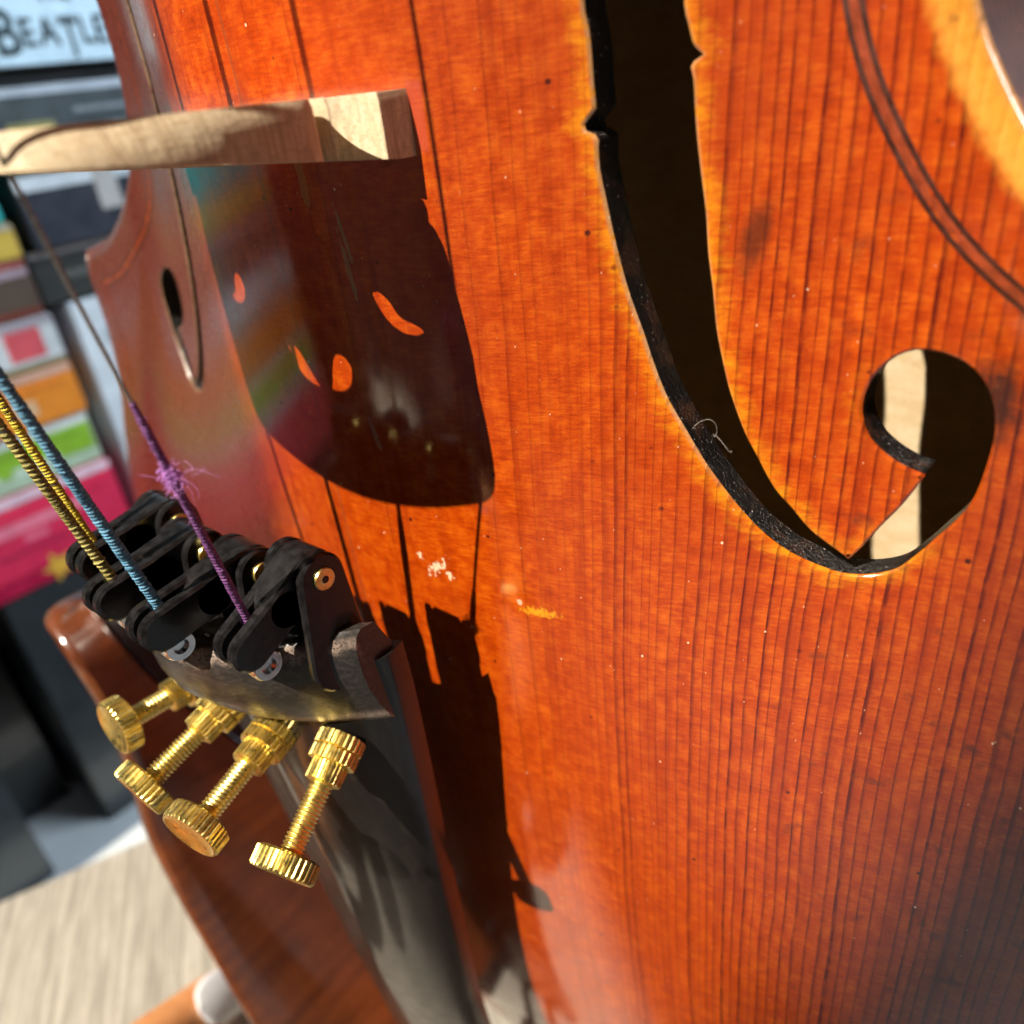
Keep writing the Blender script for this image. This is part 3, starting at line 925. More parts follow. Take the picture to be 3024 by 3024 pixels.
def build_tailpiece():
    xs = np.linspace(-44.5, -164, 62)
    prof = np.concatenate([np.linspace(-1, 1, 41)])
    V = []; E_ = []
    n = 0
    for x in xs:
        h = tp_half(x)
        ring = []
        g = h+2.6
        for t in prof:
            yy = t*(g if t > 0 else h); ring.append((x, yy, tp_z(x, yy)-.25*(abs(t) > .99)))
        ring += [(x, g+.25, tp_z(x, g)-1.2), (x, g-.2, tp_z(x, g)-3.4), (x, g*.5, tp_z(x, g*.5)-5.0), (x, 0, tp_z(x, 0)-6.0),
                 (x, -h*.5, tp_z(x, -h*.5)-5.0), (x, -h+.2, tp_z(x, -h)-3.4), (x, -h-.25, tp_z(x, -h)-1.2)]
        V += ring; n = len(ring)
        E_ += [min(3.0, abs(x+43)*1.)+0 if True else 0 for _ in ring]
    N = len(xs)
    F = [(i*n+j, i*n+(j+1) % n, (i+1)*n+(j+1) % n, (i+1)*n+j) for i in range(N-1) for j in range(n)]
    F += [tuple(range(n)), tuple(range((N-1)*n, N*n))[::-1]]
    return fixn(mesh_obj('tailpiece', V, F, 'ebony', violin, None, True, 50, dict(ed=np.array(E_))))
tailpiece = build_tailpiece()
def saddle_z(y): return 39.2-10.9*(abs(y)/16.6)**1.9
def build_saddle():
    ys = np.linspace(-16.6, 16.6, 60)
    V = []; ED = []
    for y in ys:
        zt = saddle_z(y)
        dz = 0
        k = 1-.35*(abs(y)/18.4)**3
        pr = [(-40.6, zt-5.5), (-40.4, zt-2.2), (-40.9, zt-.9), (-41.8, zt-.25), (-43.2, zt), (-45.2, zt-.15), (-47.2, zt-.75), (-49.4, zt-2.1), (-50.9, zt-3.3), (-51.5, zt-3.8), (-52.2, zt-4.6), (-52.4, zt-5.8), (-51.6, zt-7.6), (-44, zt-8.4)]
        ed_ = [3, 2, .8, .5, 1.4, 2.2, 2.2, 1.6, .5, .1, .6, 2, 3, 3]
        kk = 1-.52*(abs(y)/16.6)**2.2
        V += [(a, y, zt+(b-zt)*kk) for a, b in pr]; ED += ed_
    n = 14; N = len(ys)
    F = [(i*n+j, i*n+(j+1) % n, (i+1)*n+(j+1) % n, (i+1)*n+j) for i in range(N-1) for j in range(n)]
    F += [tuple(range(n)), tuple(range((N-1)*n, N*n))[::-1]]
    o = fixn(mesh_obj('saddle', V, F, 'worn', tailpiece, None, True, 50, dict(ed=np.array(ED))))
    tag(o, 'worn curved black ridge across the tailpiece')
build_saddle()
mb = MB()
for sy in (-3, 3):
    mb.tube([(-160, sy, 16.5), (-170, sy*1.2, 9.5), (-177.5, sy*1.2, 3.0), (-180.5, sy*1.3, -6), (-180, sy*1.2, -14)], 1.1, 8)
mb.build('tail_gut', 'tuner_black', violin)

# ============================================================== fine tuners, strings
def hull_circles(c0, r0, c1, r1, n=14):
    c0 = np.array(c0, float); c1 = np.array(c1, float)
    d = c1-c0; L = np.linalg.norm(d); a = math.atan2(d[1], d[0]); b = math.acos(max(-1, min(1, (r0-r1)/L)))
    P = []
    for t in np.linspace(a+b, a+2*math.pi-b, n): P.append(c0+r0*np.array([math.cos(t), math.sin(t)]))
    for t in np.linspace(a-b, a+b, n): P.append(c1+r1*np.array([math.cos(t), math.sin(t)]))
    return np.array(P)
TUN = dict(
    E=dict(y=-12., piv=(-34.6, 28.6), tip=(-38.2, 36.2), col=(-55.6, 30.6), kpix=(842, 2555, 1, -14.8), hang=(-35.6, 35.1), rows=1.0),
    A=dict(y=-4., piv=(-35.9, 30.0), tip=(-37.0, 39.8), col=(-56.0, 33.6), kpix=(578, 2445, 1, -6.4), hang=(-34.9, 38.9), rows=.8),
    D=dict(y=4., piv=(-35.8, 31.0), tip=(-36.6, 40.0), col=(-55.4, 34.2), kpix=(424, 2325, 1, 3.6), hang=(-34.3, 39.3), rows=.8),
    G=dict(y=12., piv=(-35.4, 29.4), tip=(-36.2, 38.0), col=(-56.2, 33.2), kpix=(356, 2140, 1, 11.6), hang=(-34.5, 37.2), rows=.6))
TLAB = dict(E='black fine tuner with brass screw holding the purple string', A='black fine tuner with brass screw holding the blue string',
            D='black fine tuner with brass screw holding the olive string', G='black fine tuner with brass screw holding the bright yellow string')
def build_tuner(k):
    t = TUN[k]; y0 = t['y']
    px, pz = t['piv']; tx, tz = t['tip']
    e = empty('fine_tuner', (px, y0, pz))
    e.location = W((px, y0, pz))-abs_loc(violin)
    e.parent = violin
    tag(e, TLAB[k])
    # bracket: two cheeks joined at the root
    sz = saddle_z(y0)
    for s_ in (-1, 1):
        mb = MB()
        root = (-45., max(tp_z(-45, y0)-3.0, pz-4.5))
        a = hull_circles((px, pz), 2.35, (-43.6, pz+.2), 3.3)
        mb.prism(a, y0+s_*1.95, y0+s_*2.95, bev=.22)
        mb.build('cheek', 'tuner_black', e, sharp=30)
    # lever: solid root, forked end
    mid = ((px*.55+tx*.45), (pz*.55+tz*.45))
    mb = MB()
    mb.prism(hull_circles((px, pz), 2.35, mid, 2.0), y0-1.8, y0+1.8, bev=.25)
    for s_ in (-1, 1):
        mb.prism(hull_circles(mid, 1.95, (tx, tz), 1.95), y0+s_*.48, y0+s_*1.8, bev=.28)
    # rear arm under the tailpiece crest towards the screw
    mb.prism(hull_circles((px-1.0, pz-.6), 1.5, (-50., pz-2.6), 1.2), y0-1.3, y0+1.3, bev=.2)
    lv = mb.build('lever', 'tuner_black', e, sharp=30)
    # hollow rivet
    mb = MB()
    mb.lathe((px, y0-3.25, pz), (px, y0+3.25, pz), [(0, .38), (0.02, .5), (0., 1.0), (.18, 1.08), (.3, 1.0), (6.2, 1.0), (6.3, 1.08), (6.5, .95)], 22)
    mb.build('rivet', 'brass', e, sharp=40)
    mb = MB()
    mb.lathe((px, y0-3.27, pz), (px, y0-3.0, pz), [(0, .36), (.2, .36)], 14)
    mb.build('rivet_hole', 'tuner_black', e)
    # screw
    c = np.array((t['col'][0], y0, t['col'][1])); q = at(*t['kpix'])
    ax = (q-c)/np.linalg.norm(q-c); L = np.linalg.norm(q-c)
    s0 = c-ax*5.0
    prof = []
    d = 0.
    while d < L+5.0-1.2:
        prof += [(d, .92), (d+.16, 1.18), (d+.24, 1.18), (d+.40, .92)]; d += .42
    mb = MB(); mb.lathe(s0, q, prof, 18)
    sc = mb.build('screw', 'brass', e, sharp=60)
    rw = t['rows']
    mb = MB()
    R1 = 2.75*.92
    mb.lathe(c-ax*1.6, q, [(0, R1*.8), (.15, R1, 1), (1.5, R1, 1), (1.6, R1*.86)], teeth=26, depth=.16)
    mb.lathe(c+ax*.02, q, [(0, R1*.90), (.12, R1*.98, 1), (1.35, R1*.98, 1), (1.45, R1*.8), (1.46, 1.75), (1.6, 1.9, 1), (3.3, 1.85, 1), (3.45, 1.35)], teeth=26, depth=.18, phase=.1)
    mb.build('knurled_collar', 'brass', e, sharp=35)
    mb = MB()
    RK = 3.25
    mb.lathe(q-ax*1.15, q+ax*2, [(0, 1.25), (.05, RK*.86), (.28, RK, 1), (1.85, RK, 1), (2.08, RK*.95), (2.12, RK*.90), (2.00, RK*.82), (1.80, RK*.55), (1.72, RK*.25), (1.70, .05)], teeth=34, depth=.20)
    mb.build('thumb_wheel', 'brass', e, sharp=35)
    return e
for k in 'EADG': build_tuner(k)

def line_pts(a, b, n):
    a = np.array(a, float); b = np.array(b, float)
    return a[None]+(b-a)[None]*np.linspace(0, 1, n)[:, None]
ST = dict(E=dict(br=(1.9, -16.3, 41.75), r=.16, silk='silk_purple', rs=.34, frac=.57, lab='thin steel string with frayed purple thread at its tail end'),
          A=dict(br=(1.9, -5.6, 46.05), r=.28, silk='silk_blue', rs=.45, frac=.93, lab='string with blue thread winding at its tail end'),
          D=dict(br=(1.9, 5.6, 46.05), r=.40, silk='silk_olive', rs=.46, frac=.93, lab='string with olive thread winding at its tail end'),
          G=dict(br=(1.9, 16.3, 41.75), r=.40, silk='silk_yellow', rs=.40, frac=.93, lab='string with bright yellow thread winding at its tail end'))
for k, s_ in ST.items():
    t = TUN[k]; y0 = t['y']
    tail = np.array((t['hang'][0], y0, t['hang'][1])); br = np.array(s_['br'])
    nut = np.array((322., br[1]*.48, 30.+(br[2]-41)*.4))
    e = empty('string', tail)
    e.location = W(tail)-abs_loc(violin); e.parent = violin
    tag(e, s_['lab'])
    mb = MB()
    mb.tube(np.concatenate([line_pts(tail, br, 30)[:-1], line_pts(br, nut, 30)]), s_['r'], 10)
    mb.build('wire', 'string_steel', e)
    mb = MB()
    silk_end = tail+(br-tail)*s_['frac']
    N = int(np.linalg.norm(silk_end-tail)/.10)
    pts = line_pts(tail-(br-tail)/np.linalg.norm(br-tail)*1.6, silk_end, N)
    dl = np.linspace(0, 1, N)*np.linalg.norm(silk_end-tail)
    pitch = .34 if k != 'D' else .5
    amp = .06 if k != 'D' else .12
    rad = s_['rs']*(1-amp+amp*2*np.abs(((dl/pitch) % 1)-.5)*1.0+.05*rng.standard_normal(N))
    rad *= np.interp(dl, [0, dl[-1]*.9, dl[-1]], [1.12, 1., .75])
    pts = pts+np.cumsum(rng.standard_normal(pts.shape), 0)*.0006
    mb.tube(pts, rad, 12)
    mb.build('silk_winding', s_['silk'], e)
    # ball end behind the fork
    tx, tz = t['tip']
    mb = MB()
    b0 = np.array((tx-2.3, y0-1.5, tz-1.0))
    mb.lathe(b0, b0+np.array((0, 3., 0)), [(.45, .55), (.0, .75), (0., 1.35), (.25, 1.5), (2.75, 1.5), (3., 1.35), (3., .7)], 24)
    mb.build('ball_end', 'steel', e, sharp=35)
    if k == 'E':
        # frayed knot
        c0 = np.array(at(520, 1388, 1, y0-1.2)); u_ = (br-tail)/np.linalg.norm(br-tail)
        tt = np.dot(c0-tail, u_); c0 = tail+u_*tt
        mb = MB()
        def hair(p, d, L, curl, r, n=14):
            P = [np.array(p, float)]; d = np.array(d, float); d /= np.linalg.norm(d)
            w = rng.standard_normal(3)*curl
            for i in range(n):
                d = d+np.cross(w, d)/n+rng.standard_normal(3)*.10; d /= np.linalg.norm(d)
                P.append(P[-1]+d*L/n)
            mb.tube(P, r, 4)
        for i in range(320):
            d = rng.standard_normal(3); p = c0+u_*rng.normal(0, .5)+rng.standard_normal(3)*.30
            hair(p, d, rng.uniform(.6, 1.8), 9., .017)
        for i in range(16):
            d = np.array((-.2, -.7, -.6))+rng.standard_normal(3)*.35
            hair(c0, d, rng.uniform(1.4, 4.2), 1.8, .010)
        for i in range(60):
            p = tail+u_*rng.uniform(0, np.linalg.norm(silk_end-tail))
            hair(p, rng.standard_normal(3), rng.uniform(.3, .9), 3., .010, 6)
        o = mb.build('thread_fluff', 'fluff', e)
        tag(o, 'fuzzy purple knot of frayed thread', kind='stuff')

# curl of lint caught on the f-hole edge
mb = MB()
q0 = on_plate(2060, 1250)
cur = [q0+np.array((.5*math.sin(a*.8)-.5*math.sin(a*2.1)-.12*a, -.42*a+.5*math.sin(a*1.7), .3+.4*math.sin(a*1.3))) for a in np.linspace(0, 7., 60)]
mb.tube(cur, .010, 5)
mb.build('lint', 'lint', top_plate)

# ============================================================== chinrest
def build_chinrest():
    # stations along the deep bowl wall: x, y of the rim, z of the rim, height of the wooden wall, height of the dark lining below it
    st = []
    for u, v, yy, h, hd in [(165, 1793, 67.5, 5.0, 6.), (132, 1832, 66.5, 6.6, 9.), (165, 1895, 62.4, 7.0, 10.), (215, 1972, 59.6, 7.4, 10.), (275, 2065, 59.0, 8.6, 11.), (330, 2165, 58.4, 11., 11.),
                            (385, 2320, 57.4, 17., 8.), (435, 2475, 55.2, 23., 4.), (520, 2645, 51.0, 27., 1.), (630, 2835, 46.0, 28., .6), (755, 3040, 39.5, 28., .5)]:
        q = at(u, v, 1, yy); st.append((q[0], q[1], q[2], h, hd))
    st += [(st[-1][0]-14, 31., 35.5, 27., .5), (min(-173.5, st[-1][0]-22), 22., 33.0, 26., .5)]
    st = catmull(np.array(st), 1.6)
    def wall(name, mat, par, f_in):
        V = []; n = 0
        for q in st:
            ring = f_in(*q); n = len(ring); V += ring
        N = len(st)
        F = [(i*n+j, i*n+(j+1) % n, (i+1)*n+(j+1) % n, (i+1)*n+j) for i in range(N-1) for j in range(n)]
        F += [tuple(range(n)), tuple(range((N-1)*n, N*n))[::-1]]
        return fixn(mesh_obj(name, V, F, mat, par, None, True, 50))
    def wood(x, yo, zo, h, hd):
        r = []
        for t in np.linspace(0, 1, 10): r.append((x, yo-3.2+.9*t**2+.5*math.sin(t*3.1), zo-1.1-(h-1.1)*t))
        r += [(x, yo-1.0, zo-h-.8), (x, yo+.8, zo-h-.6)]
        for t in np.linspace(1, 0, 8): r.append((x, yo+1.2, zo-1.4-(h-1.4)*t))
        r += [(x, yo+.9, zo-.5), (x, yo+.1, zo), (x, yo-1.6, zo+.1), (x, yo-2.6, zo-.35)]
        return r
    def lining(x, yo, zo, h, hd):
        return [(x, yo-2.2, zo-h-.9), (x, yo-2.0, zo-h-.9-hd), (x, yo+.6, zo-h-.9-hd), (x, yo+.4, zo-h-.9)]
    o = wall('chinrest', 'chin', violin, wood)
    wall('lining', 'tuner_black', o, lining)
    tag(o, 'glossy reddish brown chinrest beyond the tailpiece')
    mb = MB()
    for yy in (44, 30):
        mb.tube([(-168, yy, 28), (-181.8, yy, 20), (-182, yy, -20), (-178, yy, -46)], 1.5, 10)
    mb.build('chinrest_clamp', 'steel', o)
build_chinrest()

# ============================================================== neck and fingerboard (out of frame)
mb = MB()
V = []
xs = np.linspace(62, 322, 14)
for x in xs:
    h = np.interp(x, [62, 322], [20.5, 12]); zt = np.interp(x, [62, 322], [37.5, 28.5])
    V += [(x, h*math.sin(a), zt-6*(1-math.cos(a))*1.4) for a in np.linspace(-1, 1, 11)]
    V += [(x, h*.82, zt-9), (x, -h*.82, zt-9)]
n = 13
F = [(i*n+j, i*n+(j+1) % n, (i+1)*n+(j+1) % n, (i+1)*n+j) for i in range(13) for j in range(n)]+[tuple(range(n)), tuple(range(13*n, 14*n))[::-1]]
fixn(mesh_obj('fingerboard', V, F, 'ebony', violin, None, True, 40, dict(ed=np.full(len(V), 5.))))
V = []
for x, hw_, zt, zb in [(176, 15, 30, -34), (188, 14, 28, -30), (200, 12, 28, 2), (225, 11, 27, 10), (322, 9.5, 20, 6)]:
    V += [(x, hw_*math.cos(a), zt+(zb-zt)*max(0, math.sin(a))) for a in np.linspace(0, math.pi, 11)]
n = 11
F = [(i*n+j, i*n+(j+1) % n, (i+1)*n+(j+1) % n, (i+1)*n+j) for i in range(4) for j in range(n)]+[tuple(range(n)), tuple(range(4*n, 5*n))[::-1]]
fixn(mesh_obj('neck', V, F, 'maple', violin, None, True, 40))

# ============================================================== table
ta, tb = at(0, 2660, 0, TABLE_X), at(440, 2470, 0, TABLE_X)
tdir = (ta-tb)[1:]; tdir /= np.linalg.norm(tdir); tn = np.array([tdir[1], -tdir[0]])     # along the far edge, and away over it, in (y, z)
e0 = (ta+tb)[1:]/2
def table_prism(name, a0, a1, b0, b1, x0, x1, mat, parent, bev=1.2, origin=None):
    """a along the edge, b outwards from the far edge"""
    def pt(a, b, x):
        q = e0+tdir*a+tn*b; return (x, q[0], q[1])
    mb = MB()
    V = []; F = []
    lv = [(x0, 0), (x1-bev, 0), (x1-bev*.3, bev*.3), (x1, bev)]
    for x, i in lv:
        V += [pt(a0+i, b0+i, x), pt(a1-i, b0+i, x), pt(a1-i, b1-i, x), pt(a0+i, b1-i, x)]
    for r in range(3):
        for j in range(4): F.append((r*4+j, r*4+(j+1) % 4, r*4+4+(j+1) % 4, r*4+4+j))
    F += [(0, 3, 2, 1), (12, 13, 14, 15)]
    mb.add(V, F)
    return mb.build(name, mat, parent, sharp=40, origin=origin)
M['table_edge'] = mat_simple('table_edge_band', (.46, .47, .46), .5)
M['metal_leg'] = mat_simple('grey_metal', (.20, .20, .21), .4, .6)
q = e0+tn*-330
table = empty('table', (TABLE_X-722, q[0], q[1]))
tag(table, 'pale striped wood-grain table under the violin', 'table')
table_prism('table_top', -500, 420, -620, 0, TABLE_X-22, TABLE_X, 'table', table)
for a in (-470, 390):
    for b in (-590, -30):
        table_prism('leg', a-20, a+20, b-20, b+20, TABLE_X-722, TABLE_X-22.5, 'metal_leg', table)

# ============================================================== shelf with boxes
YS = 260.
M['shelf_grey'] = mat_simple('pale_grey_board', (.50, .53, .54), .5, var=.06, scale=.02)
M['shelf_dark'] = mat_simple('dark_back_panel', (.020, .024, .027), .6, var=.2, scale=.03)
def xs_at(v, u=0): return float(at(u, v, 1, YS)[0])
SH_B = xs_at(2410, 330)-2
shelf = empty('shelf', (SH_B-22, 400, -60))
tag(shelf, 'pale grey shelf board with dark back behind the table', 'shelf')
MB().box((SH_B-22, YS-45, -420), (SH_B, 520, 330)).build('board', 'shelf_grey', shelf, sharp=30)
MB().box((SH_B, 505, -420), (260, 519, 330)).build('back_panel', 'shelf_dark', shelf, sharp=30)
MB().box((SH_B, YS-20, -420), (260, 504, -402)).build('side_panel', 'shelf_dark', shelf, sharp=30)
MB().box((SH_B, YS-20, 312), (260, 504, 330)).build('side_panel', 'shelf_dark', shelf, sharp=30)

def game_box(name, label, cat, x0, x1, z0, z1, y0, depth, bands, side=None, group=None, marks=()):
    """bands: list of (fraction from top 0..1, fraction, colour) on the face towards the violin"""
    e = empty(name, (x0, y0+depth/2, (z0+z1)/2))
    tag(e, label, cat, group)
    def mat(c):
        key = 'print_%d_%d_%d' % tuple(int(k*999) for k in c)
        if key not in M: M[key] = mat_simple('printed_card_'+key[6:], c, .35, var=.08, scale=.12, coat=.3)
        return key
    b = .8
    mb = MB()
    # soft-edged block
    V = []; F = []
    lo = np.array((x0, y0, z0)); hi = np.array((x1, y0+depth, z1))
    import itertools
    bm = bmesh.new()
    bmesh.ops.create_cube(bm, size=1.)
    for v in bm.verts:
        v.co = Vector(((v.co.x+.5)*(hi[0]-lo[0])+lo[0], (v.co.y+.5)*(hi[1]-lo[1])+lo[1], (v.co.z+.5)*(hi[2]-lo[2])+lo[2]))
    bmesh.ops.bevel(bm, geom=bm.edges[:], offset=b, segments=2, affect='EDGES')
    V = [tuple(v.co) for v in bm.verts]; F = [tuple(v.index for v in f.verts) for f in bm.faces]
    bm.verts.index_update(); F = [tuple(v.index for v in f.verts) for f in bm.faces]
    bm.free()
    mesh_obj('case', V, F, mat(side or bands[0][2]), e, smooth=True, sharp=25)
    H = x1-x0
    for (f0, f1, c) in bands:
        mb = MB()
        mb.box((x1-H*f1+.3, y0-.25, z0+.9), (x1-H*f0-.3, y0+.5, z1-.9))
        mb.build('printed_band', mat(c), e, sharp=30)
    for (f0, f1, g0, g1, c) in marks:                       # g: fraction along z from the right-hand end (z0)
        mb = MB()
        zz0 = z0+(z1-z0)*g0; zz1 = z0+(z1-z0)*g1
        mb.box((x1-H*f1, y0-.45, zz0), (x1-H*f0, y0+.1, zz1))
        mb.build('printed_mark', mat(c), e, sharp=30)
    return e
ZR = -51.5                                                     # right-hand ends of the front stack
X = [xs_at(v) for v in (1789, 1478, 1300, 1123, 960, 775, 660)]
game_box('game_box', 'crimson box with gold star at the foot of the stack', 'box', X[0], X[1]-.5, ZR+1, 210, YS, 150, [(.0, .10, (.80, .62, .72)), (.10, .82, (.78, .030, .10)), (.82, 1., (.50, .01, .06))], (.62, .02, .08), None,
         [(.26, .38, .06, .20, (.88, .22, .32)), (.42, .50, .12, .155, (.86, .16, .26)), (.56, .60, .10, .24, (.50, .02, .08)), (.20, .24, .02, .26, (.66, .02, .08))])
crimson = [o for o in bpy.data.objects if o.get('label', '').startswith('crimson box')][0]
sx, _, sz = at(175, 1668, 1, YS)
sv = [(sx, YS-.6, sz)]
for k in range(10):
    rr = 7.0 if k % 2 == 0 else 3.2
    aa = k*math.pi/5+.3
    sv.append((sx+rr*math.cos(aa), YS-.6, sz+rr*math.sin(aa)))
M['gold_print'] = mat_simple('gold_print', (.80, .46, .06), .35, var=.2, scale=.3)
mesh_obj('star', sv, [(0, 1+k, 1+(k+1) % 10) for k in range(10)], 'gold_print', crimson, smooth=False)
game_box('game_box', 'lime green box with white rim on top of the crimson box', 'box', X[1], X[2]-.5, ZR+2, 205, YS+2, 150, [(.0, .20, (.78, .84, .80)), (.20, .74, (.30, .56, .03)), (.74, 1., (.45, .60, .42))], (.55, .62, .50), None,
         [(.60, .78, .06, .13, (.62, .78, .60)), (.62, .74, .15, .24, (.66, .80, .62)), (.30, .36, .02, .20, (.22, .42, .03))])
game_box('game_box', 'orange box lying between the green box and the white labelled box', 'box', X[2], X[3]-.5, ZR+1, 200, YS, 150, [(.0, .18, (.72, .42, .30)), (.18, 1., (.86, .27, .02))], (.60, .20, .03), None,
         [(.50, .80, .07, .11, (.80, .52, .30)), (.55, .76, .14, .22, (.80, .50, .22)), (.30, .36, .02, .18, (.62, .18, .02))])
game_box('game_box', 'grey edged box with white label, black print and red corner', 'box', X[3], X[4]-.5, ZR+1, 205, YS, 150, [(.0, .16, (.40, .38, .42)), (.16, .88, (.66, .70, .70)), (.88, 1., (.34, .28, .12))], (.30, .29, .32), None,
         [(.10, .30, .20, .26, (.01, .01, .01)), (.46, .70, .13, .165, (.05, .09, .09)), (.18, .78, .025, .075, (.70, .10, .12))])
game_box('game_box', 'dark brown box with red and lilac stripes', 'box', X[4], X[5]-.5, ZR+2, 205, YS+2, 150, [(.0, .14, (.42, .12, .10)), (.14, .30, (.44, .33, .38)), (.30, .86, (.11, .075, .055)), (.86, 1., (.22, .05, .03))], (.12, .07, .06), None,
         [(.62, .98, .16, .24, (.55, .36, .06))])
game_box('game_box', 'mustard yellow box under the teal box', 'box', X[5], X[6]-.5, ZR+2, 200, YS+1, 150, [(.0, .20, (.50, .46, .36)), (.20, 1., (.64, .44, .07))], (.42, .30, .10))
game_box('game_box', 'teal box at the top of the stack', 'box', X[6], xs_at(350), ZR+4, 200, YS, 150, [(.0, 1., (.04, .50, .46))], (.03, .34, .32))

ZL = -57.5                                                     # left-hand ends of the second stack
def x2(v, u=200): return float(at(u, v, 1, YS)[0])
game_box('storage_box', 'white box with pink and grey print at the foot of the rear stack', 'box', X[0], x2(903), -260, ZL, YS+3, 150, [(.0, 1., (.74, .80, .84))], (.66, .70, .74), None,
         [(.30, .42, .80, .92, (.75, .35, .42)), (.12, .18, .86, .95, (.45, .55, .58)), (.55, .60, .78, .94, (.50, .58, .60))])
game_box('media_player', 'dark grey player with a silver top edge', 'electronics', x2(892), x2(727), -260, ZL+7, YS+4, 160, [(.0, .13, (.60, .62, .68)), (.13, 1., (.040, .042, .040))], (.032, .032, .034), None, [(.45, .60, .86, .95, (.12, .12, .11))])
game_box('storage_box', 'charcoal box with white top band', 'box', x2(722), x2(500), -260, ZL+4, YS, 150, [(.0, .22, (.62, .68, .72)), (.22, 1., (.030, .036, .050))], (.024, .03, .036), None,
         [(.0, .62, .82, .86, (.45, .44, .42))])
game_box('storage_box', 'smoky grey plastic case with silver rim', 'case', x2(496), x2(240), -260, ZL+2, YS+1, 150, [(.0, .12, (.50, .56, .62)), (.12, 1., (.060, .075, .080))], (.05, .06, .065), None,
         [(.42, .60, .90, .98, (.30, .28, .10)), (.50, .95, .55, .80, (.16, .22, .22)), (.30, .36, .60, .86, (.25, .28, .30))])
game_box('storage_box', 'matt black box beneath the pale blue boxed set', 'box', x2(236), x2(188), -260, ZL-4, YS+4, 150, [(.0, 1., (.012, .014, .016))], (.012, .014, .016))
BX0 = float(at(160, 194, 1, YS)[0])+.5
boxed = game_box('boxed_set', 'pale blue boxed set lettered THE BEATLES', 'boxed set', BX0, BX0+42, -190, ZL+1, YS-2, 150, [(.0, 1., (.58, .78, .90))], (.50, .70, .82))
# lettering: each letter is its own mesh, cut from the built-in font
M['ink'] = mat_simple('dark_ink', (.018, .045, .055), .5)
def letter(ch, zc, x0, h, wfac, parent, bold=.02):
    cu = bpy.data.curves.new('letter', 'FONT')
    cu.body = ch; cu.size = 1.; cu.extrude = .0; cu.offset = bold
    o = bpy.data.objects.new('letter', cu); col.objects.link(o)
    dg = bpy.context.evaluated_depsgraph_get()
    me = bpy.data.meshes.new_from_object(o.evaluated_get(dg))
    V = np.array([tuple(v.co) for v in me.vertices]); F = [tuple(p.vertices) for p in me.polygons]
    bpy.data.objects.remove(o); bpy.data.curves.remove(cu); bpy.data.meshes.remove(me)
    mn, mx = V.min(0), V.max(0)
    s_ = h/(mx[1]-mn[1])
    wd = (mx[0]-mn[0])*s_*wfac
    # reading direction runs to smaller z
    Q = np.column_stack([x0+(V[:, 1]-mn[1])*s_, np.full(len(V), YS-2.6), zc-(V[:, 0]-mn[0])*s_*wfac])
    mesh_obj('letter', Q, F, 'ink', parent, smooth=False)
    return wd
xb = float(at(45, 165, 1, YS)[0])
z = float(at(-22, 120, 1, YS)[2])
hB = 13.6
for ch, h, dx, wf in [('B', hB, 0, .85), ('E', hB*.62, hB*.16, .85), ('A', hB*.62, hB*.16, .85), ('T', hB*.92, -hB*.14, .58), ('L', hB*.62, hB*.16, .8), ('E', hB*.62, hB*.16, .8), ('S', hB*.62, hB*.16, .8)]:
    z -= letter(ch, z, xb+dx, h, wf, boxed)+.9
z = float(at(95, 0, 1, YS)[2])
for ch in 'THE':
    z -= letter(ch, z, xb+hB*1.12, 5.2, .9, boxed)+.8

# dark boxes standing below
game_box('storage_box', 'large dark grey box carrying both stacks', 'box', SH_B+.3, X[0]-.6, -300, float(at(240, 2150, 1, YS)[2])+6, YS, 200, [(.0, 1., (.030, .036, .040))], (.030, .036, .040))
game_box('loudspeaker', 'black cabinet beside the large dark grey box', 'loudspeaker', SH_B+.3, X[0]-2, float(at(240, 2150, 1, YS)[2])+10, 60, YS+34, 170, [(.0, 1., (.006, .007, .008))], (.006, .007, .008))
game_box('storage_box', 'slate grey box at the table end of the shelf', 'box', SH_B+.3, X[0]-3, 36, 230, YS-8, 200, [(.0, 1., (.030, .040, .046))], (.030, .040, .046))

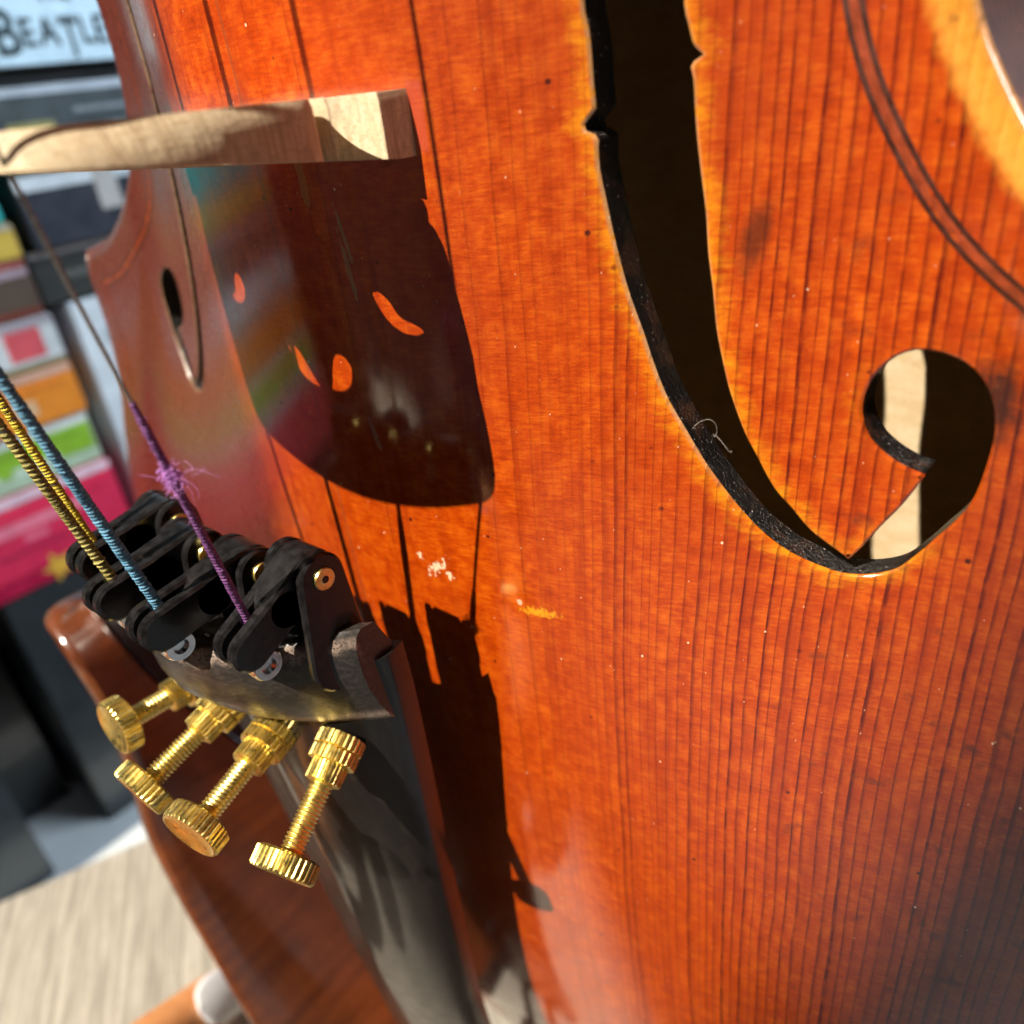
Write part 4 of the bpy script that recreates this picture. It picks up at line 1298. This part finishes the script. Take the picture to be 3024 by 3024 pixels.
# ============================================================== hand
def build_hand():
    tip = at(718, 2890, 0, TABLE_X+6.6)
    base = at(480, 3170, 0, TABLE_X+12)
    d = base-tip; d /= np.linalg.norm(d)
    up = np.array((1., 0, 0)); side = np.cross(up, d); side /= np.linalg.norm(side)
    vs = []; es = []; rad = []
    def add(p, r, par=None):
        vs.append(np.array(p, float)); rad.append(r)
        if par is not None: es.append((par, len(vs)-1))
        return len(vs)-1
    palm = tip+d*124+up*16-side*26
    w0 = add(palm+d*60+up*10, 24)
    p0 = add(palm+d*20, 27, w0)
    p1 = add(palm-d*8, 25, p0)
    specs = [(0., 88, 6.9, 0.), (-19., 96, 7.8, -6.), (-37., 90, 7.4, -8.), (-54., 70, 6.4, -6.)]
    for off, L, r, drop in specs:
        root = tip+d*82+side*(off)+up*14
        k = add(root, 9.6, p1)
        tipf = tip+side*(off*1.05)+d*(0 if off == 0 else 50-off*.12)
        tipf = np.array((TABLE_X+6.6, tipf[1], tipf[2]))
        for f, lift, rr in ((.36, 8, 7.6), (.68, 5, 7.0), (1., 0, r)):
            q = root+(tipf-root)*f+up*lift*(1 if f < 1 else 0)
            k = add(q, rr*(.95 if f < 1 else .86), k)
    th = add(palm-d*2+side*34, 11, p0)
    th = add(palm-d*26+side*46-up*4, 9.5, th)
    add(palm-d*46+side*48-up*7, 8., th)
    V = np.array(vs)
    me = bpy.data.meshes.new('hand')
    o = bpy.data.objects.new('hand', me); col.objects.link(o)
    org = V[0]
    Wv = [W(q)-W((TABLE_X, org[1], org[2])) for q in V]
    me.from_pydata(Wv, es, [])
    sk = o.modifiers.new('skin', 'SKIN'); sb = o.modifiers.new('sub', 'SUBSURF'); sb.levels = 2; sb.render_levels = 2
    for i, v in enumerate(me.skin_vertices[0].data):
        v.radius = (rad[i]*.001, rad[i]*.001); v.use_root = (i == 0)
    dg = bpy.context.evaluated_depsgraph_get()
    nm = bpy.data.meshes.new_from_object(o.evaluated_get(dg))
    Q = np.array([tuple(v.co) for v in nm.vertices]); F = [tuple(p.vertices) for p in nm.polygons]
    bpy.data.objects.remove(o)
    bl = W((TABLE_X, org[1], org[2])); Q = Q+np.array(bl)
    VV = np.column_stack([Q[:, 2]*1000+TABLE_X, Q[:, 0]*1000, Q[:, 1]*1000])
    lowest = VV[:, 0].min()
    VV[:, 0] = np.maximum(VV[:, 0], TABLE_X+.2)
    h = mesh_obj('hand', VV, F, 'skin', None, smooth=True, origin=(TABLE_X, org[1], org[2]))
    tag(h, 'hand with a white painted nail resting on the table, unseen sleeve added for shade', 'hand')
    wr = palm+d*66+up*12; el = palm+d*330+up*120
    mb = MB()
    tt = np.linspace(0, 1, 16)
    mb.tube([wr+(el-wr)*t for t in tt], 30+16*tt+1.6*np.sin(tt*34), 20)
    sl = mb.build('shade_sleeve', 'shade_sleeve', h)  # unseen forearm, added to shade the table and cut its reflection
    # nail on the visible fingertip, facing the camera
    ax0 = np.array((TABLE_X+6.6, tip[1], tip[2])); d = (tip+d*82+up*14+up*5/.68*.0-ax0); d = ax0+(d)*.32+up*5-ax0; d /= np.linalg.norm(d)
    rd = ray(622, 3005); rd /= np.linalg.norm(rd)
    # closest point of the finger axis to the sight line
    A_ = np.array([[d@d, -d@rd], [d@rd, -rd@rd]]); w_ = CAM-ax0
    tq = np.linalg.solve(A_, [d@w_, rd@w_])[0]
    tc = ax0+d*tq
    nrm = CAM-tc; nrm -= d*np.dot(nrm, d); nrm /= np.linalg.norm(nrm)
    sd = np.cross(d, nrm); sd /= np.linalg.norm(sd)
    V = []; F = []
    nu, nv = 12, 9
    for i in range(nu+1):
        a = -1+2*i/nu
        for j in range(nv+1):
            b = -1+2*j/nv
            ww = 5.2*math.sqrt(max(0., 1-abs(a)**2.6))*b
            l = a*7.2
            V.append(tc+d*l+sd*ww+nrm*(6.9-.050*ww*ww-.010*(l-1)**2))
    for i in range(nu):
        for j in range(nv): F.append((i*(nv+1)+j, i*(nv+1)+j+1, (i+1)*(nv+1)+j+1, (i+1)*(nv+1)+j))
    nl = mesh_obj('fingernail', np.array(V), F, 'nail', h, smooth=True)
    so = nl.modifiers.new('thick', 'SOLIDIFY'); so.thickness = .0006; so.offset = 0
build_hand()
